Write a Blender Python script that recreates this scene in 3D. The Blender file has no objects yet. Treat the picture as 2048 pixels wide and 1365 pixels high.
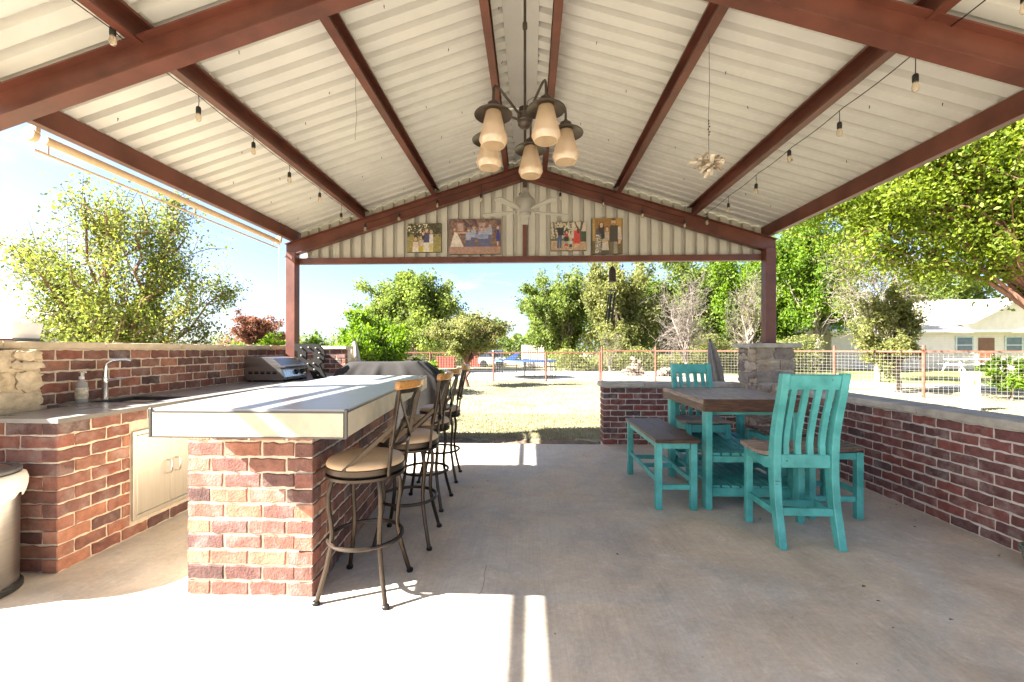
import bpy, math, random
import numpy as np
from mathutils import Vector, Matrix
R = math.radians
SC = bpy.context.scene
COL = SC.collection
# ------------------------------------------------------------------ camera, sky, sun, exposure
cd = bpy.data.cameras.new('camera'); cam = bpy.data.objects.new('camera', cd); COL.objects.link(cam)
cam.location = (0, 0, 1.284); cam.rotation_euler = (R(90), 0, math.asin(0.0418))
cd.sensor_width = 36; cd.lens = 36 * 860 / 2048; cd.shift_y = 16.5 / 2048; cd.clip_start = .05; cd.clip_end = 2000
SC.camera = cam
SUN = Vector((-1.21, -.44, 1.0)).normalized()
W = bpy.data.worlds.new('World'); SC.world = W; W.use_nodes = True
wn, wl = W.node_tree.nodes, W.node_tree.links
wn.clear()
w_out = wn.new('ShaderNodeOutputWorld'); w_bg = wn.new('ShaderNodeBackground')
sky = wn.new('ShaderNodeTexSky'); sky.sky_type = 'NISHITA'; sky.sun_disc = False
sky.sun_elevation = math.asin(SUN.z); sky.sun_rotation = math.atan2(SUN.x, SUN.y) % (2 * math.pi)
sky.air_density = .6; sky.dust_density = 1.6; sky.ozone_density = 1.0
# thin clouds, laid on a flat layer overhead
tc = wn.new('ShaderNodeTexCoord'); sx = wn.new('ShaderNodeSeparateXYZ'); wl.new(tc.outputs['Generated'], sx.inputs[0])
zz = wn.new('ShaderNodeMath'); zz.operation = 'ADD'; zz.inputs[1].default_value = .12; wl.new(sx.outputs[2], zz.inputs[0])
dx = wn.new('ShaderNodeMath'); dx.operation = 'DIVIDE'; wl.new(sx.outputs[0], dx.inputs[0]); wl.new(zz.outputs[0], dx.inputs[1])
dy = wn.new('ShaderNodeMath'); dy.operation = 'DIVIDE'; wl.new(sx.outputs[1], dy.inputs[0]); wl.new(zz.outputs[0], dy.inputs[1])
cx = wn.new('ShaderNodeCombineXYZ'); wl.new(dx.outputs[0], cx.inputs[0]); wl.new(dy.outputs[0], cx.inputs[1]); cx.inputs[2].default_value = 3.3
cn = wn.new('ShaderNodeTexNoise'); cn.inputs['Scale'].default_value = 1.15; cn.inputs['Detail'].default_value = 8; cn.inputs['Roughness'].default_value = .62
wl.new(cx.outputs[0], cn.inputs['Vector'])
cr = wn.new('ShaderNodeValToRGB'); cr.color_ramp.elements[0].position = .56; cr.color_ramp.elements[1].position = .78
wl.new(cn.outputs['Fac'], cr.inputs[0])
cm = wn.new('ShaderNodeMix'); cm.data_type = 'RGBA'; wl.new(cr.outputs[0], cm.inputs['Factor'])
wl.new(sky.outputs[0], cm.inputs['A']); cm.inputs['B'].default_value = (3.4, 3.5, 3.6, 1)
wl.new(cm.outputs['Result'], w_bg.inputs[0]); w_bg.inputs[1].default_value = .052
wl.new(w_bg.outputs[0], w_out.inputs[0])
sl = bpy.data.lights.new('sun', 'SUN'); sl.energy = 5.0; sl.angle = R(.55); sl.color = (1, .95, .87)
sun = bpy.data.objects.new('sun', sl); COL.objects.link(sun); sun.rotation_euler = SUN.to_track_quat('Z', 'Y').to_euler()
SC.view_settings.view_transform = 'Standard'; SC.view_settings.look = 'None'; SC.view_settings.gamma = 1
SC.view_settings.exposure = 3.03
SC.view_settings.use_curve_mapping = False
SC.render.engine = 'CYCLES'
SC.cycles.use_denoising = True; SC.cycles.max_bounces = 10; SC.cycles.diffuse_bounces = 6; SC.cycles.transparent_max_bounces = 8
SC.cycles.sample_clamp_indirect = 6; SC.cycles.caustics_reflective = False; SC.cycles.caustics_refractive = False
rng = random.Random(7)
NP = np.random.default_rng(11)

# ------------------------------------------------------------------ materials
MATS = {}
def nt(name):
    m = bpy.data.materials.new(name); m.use_nodes = True
    n, l = m.node_tree.nodes, m.node_tree.links
    return m, n, l, n['Principled BSDF']
def M(name, col, rough=.6, var=.15, scale=6, bump=0, bscale=60, metal=0, stretch=None, col2=None, spec=.4, objrand=0, coat=0, lo=.35, hi=.65, detail=5):
    if name in MATS: return MATS[name]
    m, n, l, b = nt(name)
    b.inputs['Roughness'].default_value = rough; b.inputs['Metallic'].default_value = metal
    b.inputs['Specular IOR Level'].default_value = spec; b.inputs['Coat Weight'].default_value = coat
    t = n.new('ShaderNodeTexCoord'); mp = n.new('ShaderNodeMapping'); l.new(t.outputs['Object'], mp.inputs[0])
    if stretch: mp.inputs['Scale'].default_value = stretch
    no = n.new('ShaderNodeTexNoise'); no.inputs['Scale'].default_value = scale; no.inputs['Detail'].default_value = detail; no.inputs['Roughness'].default_value = .6
    l.new(mp.outputs[0], no.inputs['Vector'])
    rp = n.new('ShaderNodeValToRGB'); l.new(no.outputs['Fac'], rp.inputs[0])
    a = [c * (1 - var) for c in col]; c2 = col2 or [min(1, c * (1 + var)) for c in col]
    rp.color_ramp.elements[0].position = lo; rp.color_ramp.elements[1].position = hi
    rp.color_ramp.elements[0].color = (*a, 1); rp.color_ramp.elements[1].color = (*c2, 1)
    out = rp.outputs[0]
    if objrand:
        oi = n.new('ShaderNodeObjectInfo'); mr = n.new('ShaderNodeMapRange'); l.new(oi.outputs['Random'], mr.inputs[0])
        mr.inputs[3].default_value = 1 - objrand; mr.inputs[4].default_value = 1 + objrand
        hs = n.new('ShaderNodeHueSaturation'); l.new(mr.outputs[0], hs.inputs['Value']); l.new(out, hs.inputs['Color']); out = hs.outputs[0]
    l.new(out, b.inputs['Base Color'])
    rm = n.new('ShaderNodeMapRange'); l.new(no.outputs['Fac'], rm.inputs[0]); rm.inputs[3].default_value = max(.02, rough - .1); rm.inputs[4].default_value = min(1, rough + .1)
    l.new(rm.outputs[0], b.inputs['Roughness'])
    if bump:
        nb = n.new('ShaderNodeTexNoise'); nb.inputs['Scale'].default_value = bscale; nb.inputs['Detail'].default_value = 6; l.new(mp.outputs[0], nb.inputs['Vector'])
        bp = n.new('ShaderNodeBump'); bp.inputs['Strength'].default_value = bump; bp.inputs['Distance'].default_value = .01
        l.new(nb.outputs['Fac'], bp.inputs['Height']); l.new(bp.outputs[0], b.inputs['Normal'])
    MATS[name] = m
    return m
def brick_mat(name, pal, bleach=.15):
    m, n, l, b = nt(name)
    oi = n.new('ShaderNodeObjectInfo'); rp = n.new('ShaderNodeValToRGB'); l.new(oi.outputs['Random'], rp.inputs[0])
    e = rp.color_ramp.elements
    while len(e) < len(pal): e.new(.5)
    for i, c in enumerate(pal): e[i].position = i / (len(pal) - 1); e[i].color = (*c, 1)
    t = n.new('ShaderNodeTexCoord'); ad = n.new('ShaderNodeVectorMath'); ad.operation = 'ADD'
    mu = n.new('ShaderNodeVectorMath'); mu.operation = 'SCALE'; l.new(oi.outputs['Location'], mu.inputs[0]); mu.inputs['Scale'].default_value = 7.3
    l.new(t.outputs['Object'], ad.inputs[0]); l.new(mu.outputs[0], ad.inputs[1])
    no = n.new('ShaderNodeTexNoise'); no.inputs['Scale'].default_value = 13; no.inputs['Detail'].default_value = 6; no.inputs['Roughness'].default_value = .65; l.new(ad.outputs[0], no.inputs['Vector'])
    v = n.new('ShaderNodeMapRange'); l.new(no.outputs['Fac'], v.inputs[0]); v.inputs[1].default_value = .3; v.inputs[2].default_value = .7; v.inputs[3].default_value = .62; v.inputs[4].default_value = 1.3
    hs = n.new('ShaderNodeHueSaturation'); l.new(rp.outputs[0], hs.inputs['Color']); l.new(v.outputs[0], hs.inputs['Value'])
    n2 = n.new('ShaderNodeTexNoise'); n2.inputs['Scale'].default_value = 5; n2.inputs['Detail'].default_value = 8; n2.inputs['Roughness'].default_value = .7; l.new(ad.outputs[0], n2.inputs['Vector'])
    v2 = n.new('ShaderNodeMapRange'); l.new(n2.outputs['Fac'], v2.inputs[0]); v2.inputs[1].default_value = .5; v2.inputs[2].default_value = .8; v2.inputs[3].default_value = 0; v2.inputs[4].default_value = bleach * 3
    mx = n.new('ShaderNodeMix'); mx.data_type = 'RGBA'; l.new(v2.outputs[0], mx.inputs['Factor']); l.new(hs.outputs[0], mx.inputs['A']); mx.inputs['B'].default_value = (.42, .36, .33, 1)
    l.new(mx.outputs['Result'], b.inputs['Base Color']); b.inputs['Roughness'].default_value = .85; b.inputs['Specular IOR Level'].default_value = .25
    nb = n.new('ShaderNodeTexNoise'); nb.inputs['Scale'].default_value = 90; nb.inputs['Detail'].default_value = 6; l.new(ad.outputs[0], nb.inputs['Vector'])
    bp = n.new('ShaderNodeBump'); bp.inputs['Strength'].default_value = .55; bp.inputs['Distance'].default_value = .008; l.new(nb.outputs['Fac'], bp.inputs['Height']); l.new(bp.outputs[0], b.inputs['Normal'])
    return m
BRICK_L = brick_mat('brick_mixed', [(.10, .056, .05), (.23, .095, .07), (.135, .072, .064), (.33, .14, .09), (.09, .053, .05), (.27, .105, .074), (.38, .175, .11), (.16, .08, .068)], .22)
BRICK_R = brick_mat('brick_dark_red', [(.10, .056, .055), (.175, .068, .058), (.135, .064, .06), (.21, .072, .06), (.085, .055, .055), (.19, .076, .064), (.155, .068, .062)], .24)
MORTAR_L = M('mortar_tan', (.60, .51, .39), .95, .15, 20, .8, 70)
MORTAR_R = M('mortar_grey', (.52, .475, .43), .95, .15, 20, .8, 70)
def stone_mat(name, pal):
    m = brick_mat(name, pal, .05); return m
STONE_W = stone_mat('limestone_warm', [(.55, .42, .25), (.62, .50, .33), (.50, .40, .27), (.66, .56, .40)])
STONE_G = stone_mat('fieldstone', [(.30, .25, .20), (.16, .13, .125), (.38, .31, .23), (.22, .19, .17), (.44, .34, .23), (.34, .29, .25)])
CAPSTONE = M('cap_stone_grey', (.40, .37, .32), .9, .22, 7, .5, 60)
CAPWARM = M('cap_stone_warm', (.56, .46, .32), .9, .15, 7, .5, 60)
RED = M('red_oxide_steel', (.108, .032, .020), .45, .25, 3.5, .05, 160, spec=.45, col2=(.142, .045, .029))
ROOFM = M('cream_painted_sheet', (.61, .595, .56), .42, .05, 3, spec=.4)
CREAM = M('cream_siding', (.52, .49, .435), .5, .06, 3)
RIDGE = M('cream_ridge', (.50, .485, .455), .5, .05, 3)
BRONZE = M('bronze_metal', (.075, .058, .045), .38, .2, 12, metal=.7)
BRONZE2 = M('stool_metal', (.062, .046, .034), .38, .22, 10, metal=.75)
VINYL = M('tan_vinyl', (.52, .36, .21), .42, .07, 4, .05, 250)
OAK = M('honey_wood', (.38, .18, .05), .35, .25, 5, stretch=(3, 14, 14), coat=.3)
TURQ = M('turquoise_paint', (.055, .325, .30), .42, .2, 5, .12, 90, col2=(.10, .44, .415))
def wear(m, thr=.69, col=(.06, .075, .06), sc=26):
    n, l = m.node_tree.nodes, m.node_tree.links; b = n['Principled BSDF']; src = b.inputs['Base Color'].links[0].from_socket
    t = n.new('ShaderNodeTexCoord'); mp = n.new('ShaderNodeMapping'); mp.inputs['Scale'].default_value = (1, 1, .45); l.new(t.outputs['Object'], mp.inputs[0])
    x = n.new('ShaderNodeTexNoise'); x.inputs['Scale'].default_value = sc; x.inputs['Detail'].default_value = 4; x.inputs['Roughness'].default_value = .75; l.new(mp.outputs[0], x.inputs['Vector'])
    r = n.new('ShaderNodeMapRange'); r.inputs[1].default_value = thr; r.inputs[2].default_value = thr + .03; l.new(x.outputs[0], r.inputs[0])
    mx = n.new('ShaderNodeMix'); mx.data_type = 'RGBA'; l.new(r.outputs[0], mx.inputs['Factor']); l.new(src, mx.inputs['A']); mx.inputs['B'].default_value = (*col, 1); l.new(mx.outputs['Result'], b.inputs['Base Color'])
    g = n.new('ShaderNodeTexNoise'); mg = n.new('ShaderNodeMapping'); mg.inputs['Scale'].default_value = (60, 60, 5); l.new(t.outputs['Object'], mg.inputs[0]); l.new(mg.outputs[0], g.inputs['Vector']); g.inputs['Scale'].default_value = 1
    bp = n.new('ShaderNodeBump'); bp.inputs['Strength'].default_value = .25; bp.inputs['Distance'].default_value = .004; l.new(g.outputs[0], bp.inputs['Height']); l.new(bp.outputs[0], b.inputs['Normal'])
wear(TURQ)
CHIP = M('dark_chip', (.05, .06, .05), .8)
BROWN = M('brown_stained_plank', (.10, .055, .042), .42, .45, 4, .25, 60, stretch=(16, 2, 16), col2=(.17, .095, .07), objrand=.18)
BROWNX = M('brown_stained_edge', (.042, .017, .0075), .45, .5, 4, .25, 60, stretch=(2, 16, 16), col2=(.105, .046, .02), objrand=.1)
GREYWOOD = M('weathered_plank', (.25, .17, .12), .6, .4, 4, .25, 60, stretch=(2.0, 18, 18), col2=(.40, .31, .25), objrand=.15)
STEEL = M('brushed_steel', (.42, .41, .395), .33, .08, 4, .05, 90, metal=1, stretch=(1, 1, 30))
STEELP = M('satin_access_door', (.60, .55, .47), .42, .06, 3, metal=.75, stretch=(1, 30, 1))
CHROME = M('nickel', (.62, .60, .57), .2, .05, metal=1)
BLACK = M('black_metal', (.012, .012, .013), .45, .3, metal=.3)
DARK = M('black_plastic', (.02, .02, .02), .5)
TILE = M('grey_stone_tile', (.27, .275, .28), .32, .07, 3, .03, 90, spec=.5)
TILEC = M('counter_tile', (.25, .24, .225), .3, .10, 4, .03, 90, spec=.5)
TILE_E = M('tan_stone_edge', (.50, .425, .31), .5, .12, 9, .06, 80)
TRIM = M('dark_trim', (.10, .095, .09), .35, metal=.6)
CLOTH = M('charcoal_cover', (.019, .0165, .0155), .9, .25, 5, .2, 180)
WHITE = M('white_paint', (.78, .78, .76), .5, .05)
PVC = M('white_pvc', (.80, .79, .75), .4, .04)
SHADEF = M('tan_shade_cloth', (.56, .42, .26), .8, .08, 20)
TANBAR = M('tan_bar', (.58, .44, .28), .5, .05)
RUST = M('rust_red_pipe', (.17, .065, .042), .65, .25, 10)
WIRE = M('galvanised_wire', (.30, .27, .24), .5, .1, metal=.3)
def glassy(name, col, rough, trans, emit=0):
    m, n, l, b = nt(name); b.inputs['Base Color'].default_value = (*col, 1); b.inputs['Roughness'].default_value = rough
    b.inputs['Transmission Weight'].default_value = trans; b.inputs['IOR'].default_value = 1.25; return m
BULB = glassy('bulb_glass', (1, .86, .66), .08, .75)
def shade_glass():
    m, n, l, b = nt('seeded_shade_glass'); n.remove(b); o = n['Material Output']
    d = n.new('ShaderNodeBsdfDiffuse'); d.inputs[0].default_value = (.80, .66, .50, 1); t = n.new('ShaderNodeBsdfTranslucent'); t.inputs[0].default_value = (.88, .74, .58, 1)
    g = n.new('ShaderNodeBsdfGlossy'); g.inputs[0].default_value = (.9, .9, .9, 1); g.inputs[1].default_value = .15
    tr = n.new('ShaderNodeBsdfTransparent'); tr.inputs[0].default_value = (1, .95, .88, 1)
    m1 = n.new('ShaderNodeMixShader'); m1.inputs[0].default_value = .6; l.new(d.outputs[0], m1.inputs[1]); l.new(t.outputs[0], m1.inputs[2])
    m2 = n.new('ShaderNodeMixShader'); m2.inputs[0].default_value = .42; l.new(m1.outputs[0], m2.inputs[1]); l.new(tr.outputs[0], m2.inputs[2])
    m3 = n.new('ShaderNodeMixShader'); m3.inputs[0].default_value = .12; l.new(m2.outputs[0], m3.inputs[1]); l.new(g.outputs[0], m3.inputs[2])
    l.new(m3.outputs[0], o.inputs[0]); return m
SHADEG = shade_glass()
def concrete():
    m, n, l, b = nt('patio_concrete')
    t = n.new('ShaderNodeTexCoord')
    def noise(s, d, r=.6, dist=0):
        x = n.new('ShaderNodeTexNoise'); x.inputs['Scale'].default_value = s; x.inputs['Detail'].default_value = d; x.inputs['Roughness'].default_value = r; x.inputs['Distortion'].default_value = dist
        l.new(t.outputs['Object'], x.inputs['Vector']); return x
    def ramp(src, p0, c0, p1, c1):
        x = n.new('ShaderNodeValToRGB'); l.new(src, x.inputs[0]); x.color_ramp.elements[0].position = p0; x.color_ramp.elements[1].position = p1
        x.color_ramp.elements[0].color = (*c0, 1); x.color_ramp.elements[1].color = (*c1, 1); return x
    def mix(a, bb, f, mode='MULTIPLY'):
        x = n.new('ShaderNodeMix'); x.data_type = 'RGBA'; x.blend_type = mode; x.inputs['Factor'].default_value = f; l.new(a, x.inputs['A']); l.new(bb, x.inputs['B']); return x.outputs['Result']
    a = ramp(noise(.7, 6, .6, .4).outputs[0], .3, (.52, .455, .375), .7, (.67, .595, .495))
    s2 = ramp(noise(2.6, 14, .80, .5).outputs[0], .38, (.68, .675, .675), .58, (1.02, 1.02, 1.02))
    s3 = ramp(noise(38, 6, .8).outputs[0], .32, (.74, .74, .74), .68, (1.10, 1.10, 1.10))
    s4 = ramp(noise(9, 2, .4).outputs[0], .70, (1, 1, 1), .78, (.70, .69, .68))
    # broom lines along the slab
    wv = n.new('ShaderNodeTexNoise'); mp = n.new('ShaderNodeMapping'); mp.inputs['Scale'].default_value = (120, 1.2, 1); l.new(t.outputs['Object'], mp.inputs[0]); l.new(mp.outputs[0], wv.inputs['Vector']); wv.inputs['Scale'].default_value = 1; wv.inputs['Detail'].default_value = 3
    s5 = ramp(wv.outputs[0], .3, (.90, .90, .90), .7, (1.04, 1.04, 1.04))
    c = mix(a.outputs[0], s2.outputs[0], .75); c = mix(c, s3.outputs[0], .6); c = mix(c, s4.outputs[0], .5); c = mix(c, s5.outputs[0], .8)
    t1 = ramp(noise(1.1, 7, .65, 1.2).outputs[0], .40, (.93, .99, 1.05), .60, (1.05, 1.0, .92)); c = mix(c, t1.outputs[0], .85)
    sc_ = ramp(noise(5.5, 14, .85, .6).outputs[0], .54, (0, 0, 0), .68, (.17, .18, .19)); c = mix(c, sc_.outputs[0], .8, 'ADD')
    sp = ramp(noise(55, 2, .5).outputs[0], .70, (1, 1, 1), .76, (.62, .58, .54)); c = mix(c, sp.outputs[0], .6)
    l.new(c, b.inputs['Base Color']); b.inputs['Roughness'].default_value = .62; b.inputs['Specular IOR Level'].default_value = .35
    rr = n.new('ShaderNodeMapRange'); l.new(s2.outputs[0], rr.inputs[0]); rr.inputs[1].default_value = .7; rr.inputs[3].default_value = .5; rr.inputs[4].default_value = .75; l.new(rr.outputs[0], b.inputs['Roughness'])
    bp = n.new('ShaderNodeBump'); bp.inputs['Strength'].default_value = .12; bp.inputs['Distance'].default_value = .004; l.new(wv.outputs[0], bp.inputs['Height']); l.new(bp.outputs[0], b.inputs['Normal'])
    return m
CONC = concrete()
def ground_mat(name, c0, c1, c2, s=.5):
    m, n, l, b = nt(name); t = n.new('ShaderNodeTexCoord')
    a = n.new('ShaderNodeTexNoise'); a.inputs['Scale'].default_value = s; a.inputs['Detail'].default_value = 9; a.inputs['Roughness'].default_value = .7; l.new(t.outputs['Object'], a.inputs['Vector'])
    r = n.new('ShaderNodeValToRGB'); l.new(a.outputs[0], r.inputs[0]); e = r.color_ramp.elements; e[0].position = .34; e[0].color = (*c0, 1); e[1].position = .66; e[1].color = (*c2, 1); x = e.new(.5); x.color = (*c1, 1)
    a2 = n.new('ShaderNodeTexNoise'); a2.inputs['Scale'].default_value = 25; a2.inputs['Detail'].default_value = 5; l.new(t.outputs['Object'], a2.inputs['Vector'])
    v = n.new('ShaderNodeMapRange'); l.new(a2.outputs[0], v.inputs[0]); v.inputs[1].default_value = .3; v.inputs[2].default_value = .7; v.inputs[3].default_value = .65; v.inputs[4].default_value = 1.3
    h = n.new('ShaderNodeHueSaturation'); l.new(r.outputs[0], h.inputs['Color']); l.new(v.outputs[0], h.inputs['Value']); l.new(h.outputs[0], b.inputs['Base Color']); b.inputs['Roughness'].default_value = .95; b.inputs['Specular IOR Level'].default_value = .1
    bp = n.new('ShaderNodeBump'); bp.inputs['Strength'].default_value = .6; bp.inputs['Distance'].default_value = .04; l.new(a2.outputs[0], bp.inputs['Height']); l.new(bp.outputs[0], b.inputs['Normal'])
    return m
GROUND = ground_mat('dry_grass_ground', (.16, .165, .08), (.27, .245, .165), (.36, .325, .24), .8)
GRAVEL = ground_mat('pale_gravel', (.40, .37, .32), (.48, .45, .40), (.56, .53, .48), 1.5)
LAWN = ground_mat('green_lawn_ground', (.09, .115, .04), (.14, .155, .06), (.25, .23, .12))
def leaf_mat(name, c0, c1, transl=.56):
    m, n, l, b = nt(name); o = n['Material Output']; n.remove(b)
    at = n.new('ShaderNodeAttribute'); at.attribute_name = 'tint'
    mx = n.new('ShaderNodeMix'); mx.data_type = 'RGBA'; l.new(at.outputs['Fac'], mx.inputs['Factor']); mx.inputs['A'].default_value = (*c0, 1); mx.inputs['B'].default_value = (*c1, 1)
    d = n.new('ShaderNodeBsdfPrincipled'); d.inputs['Roughness'].default_value = .55; d.inputs['Specular IOR Level'].default_value = .3; l.new(mx.outputs['Result'], d.inputs['Base Color'])
    t = n.new('ShaderNodeBsdfTranslucent'); h = n.new('ShaderNodeHueSaturation'); h.inputs['Value'].default_value = 1.25; h.inputs['Saturation'].default_value = 1.1; l.new(mx.outputs['Result'], h.inputs['Color']); l.new(h.outputs[0], t.inputs[0])
    s = n.new('ShaderNodeMixShader'); s.inputs[0].default_value = transl; l.new(d.outputs[0], s.inputs[1]); l.new(t.outputs[0], s.inputs[2]); l.new(s.outputs[0], o.inputs[0])
    return m
LEAF = {'yellow': leaf_mat('leaf_yellow_green', (.08, .115, .025), (.26, .27, .06)), 'lime': leaf_mat('leaf_lime', (.075, .15, .016), (.22, .32, .035)),
        'mid': leaf_mat('leaf_mid_green', (.075, .12, .028), (.25, .30, .065)), 'olive': leaf_mat('leaf_olive', (.10, .125, .04), (.30, .30, .10)),
        'dark': leaf_mat('leaf_dark_green', (.04, .075, .018), (.14, .20, .04)), 'red': leaf_mat('leaf_russet', (.10, .045, .03), (.22, .10, .06)),
        'grass': leaf_mat('grass_blades', (.18, .18, .085), (.40, .35, .23), .3), 'big': leaf_mat('leaf_bright_broad', (.08, .14, .014), (.29, .34, .04), .55)}
BARK = M('bark_brown', (.13, .095, .07), .9, .35, 9, .6, 30, stretch=(1, 1, .3))
BARKP = M('bark_pale', (.185, .155, .13), .9, .25, 9, .5, 30, stretch=(1, 1, .3))
BARKR = M('bark_reddish', (.20, .10, .07), .9, .3, 9, .5, 30, stretch=(1, 1, .3))

# ------------------------------------------------------------------ mesh helpers
def tag(o, label=None, cat=None, group=None, kind=None):
    if label: o['label'] = label
    if cat: o['category'] = cat
    if group: o['group'] = group
    if kind: o['kind'] = kind
    return o
def empty(name, loc=(0, 0, 0), rz=0, label=None, cat=None, group=None):
    o = bpy.data.objects.new(name, None); COL.objects.link(o); o.location = loc; o.rotation_euler = (0, 0, rz); o.empty_display_size = .1
    return tag(o, label, cat, group)
def link(name, me, parent=None, mat=None):
    o = bpy.data.objects.new(name, me); COL.objects.link(o)
    if parent: o.parent = parent
    if mat and not me.materials: me.materials.append(mat)
    return o
class MB:
    def __init__(s): s.v = []; s.f = []
    def add(s, vs, fs):
        b = len(s.v); s.v += [tuple(v) for v in vs]; s.f += [tuple(i + b for i in f) for f in fs]; return s
    def box(s, c, d, rot=None, ch=0.0):
        hx, hy, hz = d[0] / 2, d[1] / 2, d[2] / 2
        c = Vector(c); rot = rot or Matrix.Identity(3)
        if ch <= 0:
            vs = [(x, y, z) for x in (-hx, hx) for y in (-hy, hy) for z in (-hz, hz)]
            fs = [(0, 1, 3, 2), (4, 6, 7, 5), (0, 4, 5, 1), (2, 3, 7, 6), (0, 2, 6, 4), (1, 5, 7, 3)]
            return s.add([c + rot @ Vector(v) for v in vs], fs)
        ch = min(ch, hx * .45, hy * .45, hz * .45)
        vs = []; idx = {}
        for ix in (-1, 1):
            for iy in (-1, 1):
                for iz in (-1, 1):
                    for ax in range(3):
                        p = [ix * (hx - ch), iy * (hy - ch), iz * (hz - ch)]
                        p[ax] = (ix * hx, iy * hy, iz * hz)[ax]
                        idx[(ix, iy, iz, ax)] = len(vs); vs.append(p)
        fs = []
        for ax in range(3):
            o1, o2 = [a for a in range(3) if a != ax]
            for sg in (-1, 1):
                q = []
                for a, b in ((-1, -1), (1, -1), (1, 1), (-1, 1)):
                    k = [0, 0, 0]; k[ax] = sg; k[o1] = a; k[o2] = b; q.append(idx[(*k, ax)])
                fs.append(q)
            for a in (-1, 1):
                for b in (-1, 1):
                    k0 = [0, 0, 0]; k0[o1] = a; k0[o2] = b; k1 = list(k0); k0[ax] = -1; k1[ax] = 1
                    fs.append([idx[(*k0, o1)], idx[(*k1, o1)], idx[(*k1, o2)], idx[(*k0, o2)]])
        for ix in (-1, 1):
            for iy in (-1, 1):
                for iz in (-1, 1): fs.append([idx[(ix, iy, iz, a)] for a in range(3)])
        return s.add([c + rot @ Vector(v) for v in vs], fs)
    def bar(s, a, b, w, d=None, ch=0.0, up=(0, 0, 1)):
        a, b = Vector(a), Vector(b); z = (b - a).normalized(); u = Vector(up)
        if abs(z.dot(u)) > .99: u = Vector((0, 1, 0))
        x = u.cross(z).normalized(); y = z.cross(x)
        rot = Matrix((x, y, z)).transposed()
        return s.box((a + b) / 2, (w, d or w, (b - a).length), rot, ch)
    def tube(s, pts, r, n=8, cap=True, closed=False):
        pts = [Vector(p) for p in pts]; k = len(pts)
        rs = r if isinstance(r, (list, tuple)) else [r] * k
        vs = []; fs = []; ref = None
        for i in range(k):
            if closed: t = pts[(i + 1) % k] - pts[i - 1]
            else: t = pts[min(i + 1, k - 1)] - pts[max(i - 1, 0)]
            t = t.normalized() if t.length > 1e-9 else Vector((0, 0, 1))
            if ref is None:
                ref = Vector((1, 0, 0)) if abs(t.x) < .8 else Vector((0, 1, 0))
            x = (ref - t * ref.dot(t)).normalized(); ref = x; y = t.cross(x)
            for j in range(n):
                a = 2 * math.pi * j / n; vs.append(pts[i] + (x * math.cos(a) + y * math.sin(a)) * rs[i])
        for i in range(k if closed else k - 1):
            i2 = (i + 1) % k
            for j in range(n): fs.append((i * n + j, i * n + (j + 1) % n, i2 * n + (j + 1) % n, i2 * n + j))
        if cap and not closed: fs.append(tuple(range(n))[::-1]); fs.append(tuple((k - 1) * n + j for j in range(n)))
        return s.add(vs, fs)
    def lathe(s, prof, n=24, c=(0, 0, 0), rot=None):
        c = Vector(c); rot = rot or Matrix.Identity(3); vs = []; fs = []; k = len(prof)
        for (r, z) in prof:
            for j in range(n):
                a = 2 * math.pi * j / n; vs.append(c + rot @ Vector((r * math.cos(a), r * math.sin(a), z)))
        for i in range(k - 1):
            for j in range(n): fs.append((i * n + j, i * n + (j + 1) % n, (i + 1) * n + (j + 1) % n, (i + 1) * n + j))
        if prof[0][0] > 1e-6: fs.append(tuple(range(n))[::-1])
        if prof[-1][0] > 1e-6: fs.append(tuple((k - 1) * n + j for j in range(n)))
        return s.add(vs, fs)
    def prism(s, poly, vec, origin=(0, 0, 0), ax=((1, 0, 0), (0, 0, 1))):
        o = Vector(origin); a, b = Vector(ax[0]), Vector(ax[1]); vec = Vector(vec); n = len(poly)
        p = [o + a * x + b * y for x, y in poly]
        return s.add(p + [q + vec for q in p], [tuple(range(n))[::-1], tuple(range(n, 2 * n))] + [(i, (i + 1) % n, n + (i + 1) % n, n + i) for i in range(n)])
    def mesh(s, name, mat=None, smooth=False, ang=35):
        me = bpy.data.meshes.new(name); me.from_pydata(s.v, [], s.f); me.validate(); 
        import bmesh
        bm = bmesh.new(); bm.from_mesh(me); bmesh.ops.recalc_face_normals(bm, faces=bm.faces); bm.to_mesh(me); bm.free()
        if mat: me.materials.append(mat)
        if smooth:
            me.shade_smooth(); me.set_sharp_from_angle(angle=R(ang))
        return me
    def build(s, name, mat, parent=None, smooth=False, ang=35): return link(name, s.mesh(name, mat, smooth, ang), parent)
def copy_tree(o, parent=None):
    c = o.copy(); COL.objects.link(c); c.parent = parent
    for ch in list(o.children): copy_tree(ch, c)
    return c
def put(o, loc, rz=0, label=None):
    o.location = loc; o.rotation_euler = (0, 0, rz)
    if label: o['label'] = label
    return o

# ------------------------------------------------------------------ ground and patio
def sheet(name, pts, z, mat, kind='structure'):
    o = link(name, None or bpy.data.meshes.new(name)); o.data.from_pydata([(x, y, z) for x, y in pts], [], [tuple(range(len(pts)))]); o.data.materials.append(mat); o['kind'] = kind; return o
sheet('ground', [(-300, -300), (300, -300), (300, 400), (-300, 400)], -.07, GROUND)
fl = MB().box((-.1, 1.2, -.06), (7.6, 9.3, .12), ch=.01).build('patio_floor', CONC); fl['kind'] = 'structure'
cp = [(-.26, 2.55), (-.255, 2.3), (-.285, 2.1), (-.275, 1.95), (-.33, 1.75), (-.31, 1.55), (-.36, 1.3), (-.34, .6), (-.39, 0)]
mb = MB(); pts = []
for (x0, y0), (x1, y1) in zip(cp, cp[1:]):
    for i in range(9):
        t = i / 9; pts.append((x0 + (x1 - x0) * t + rng.gauss(0, .004), y0 + (y1 - y0) * t))
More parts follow.
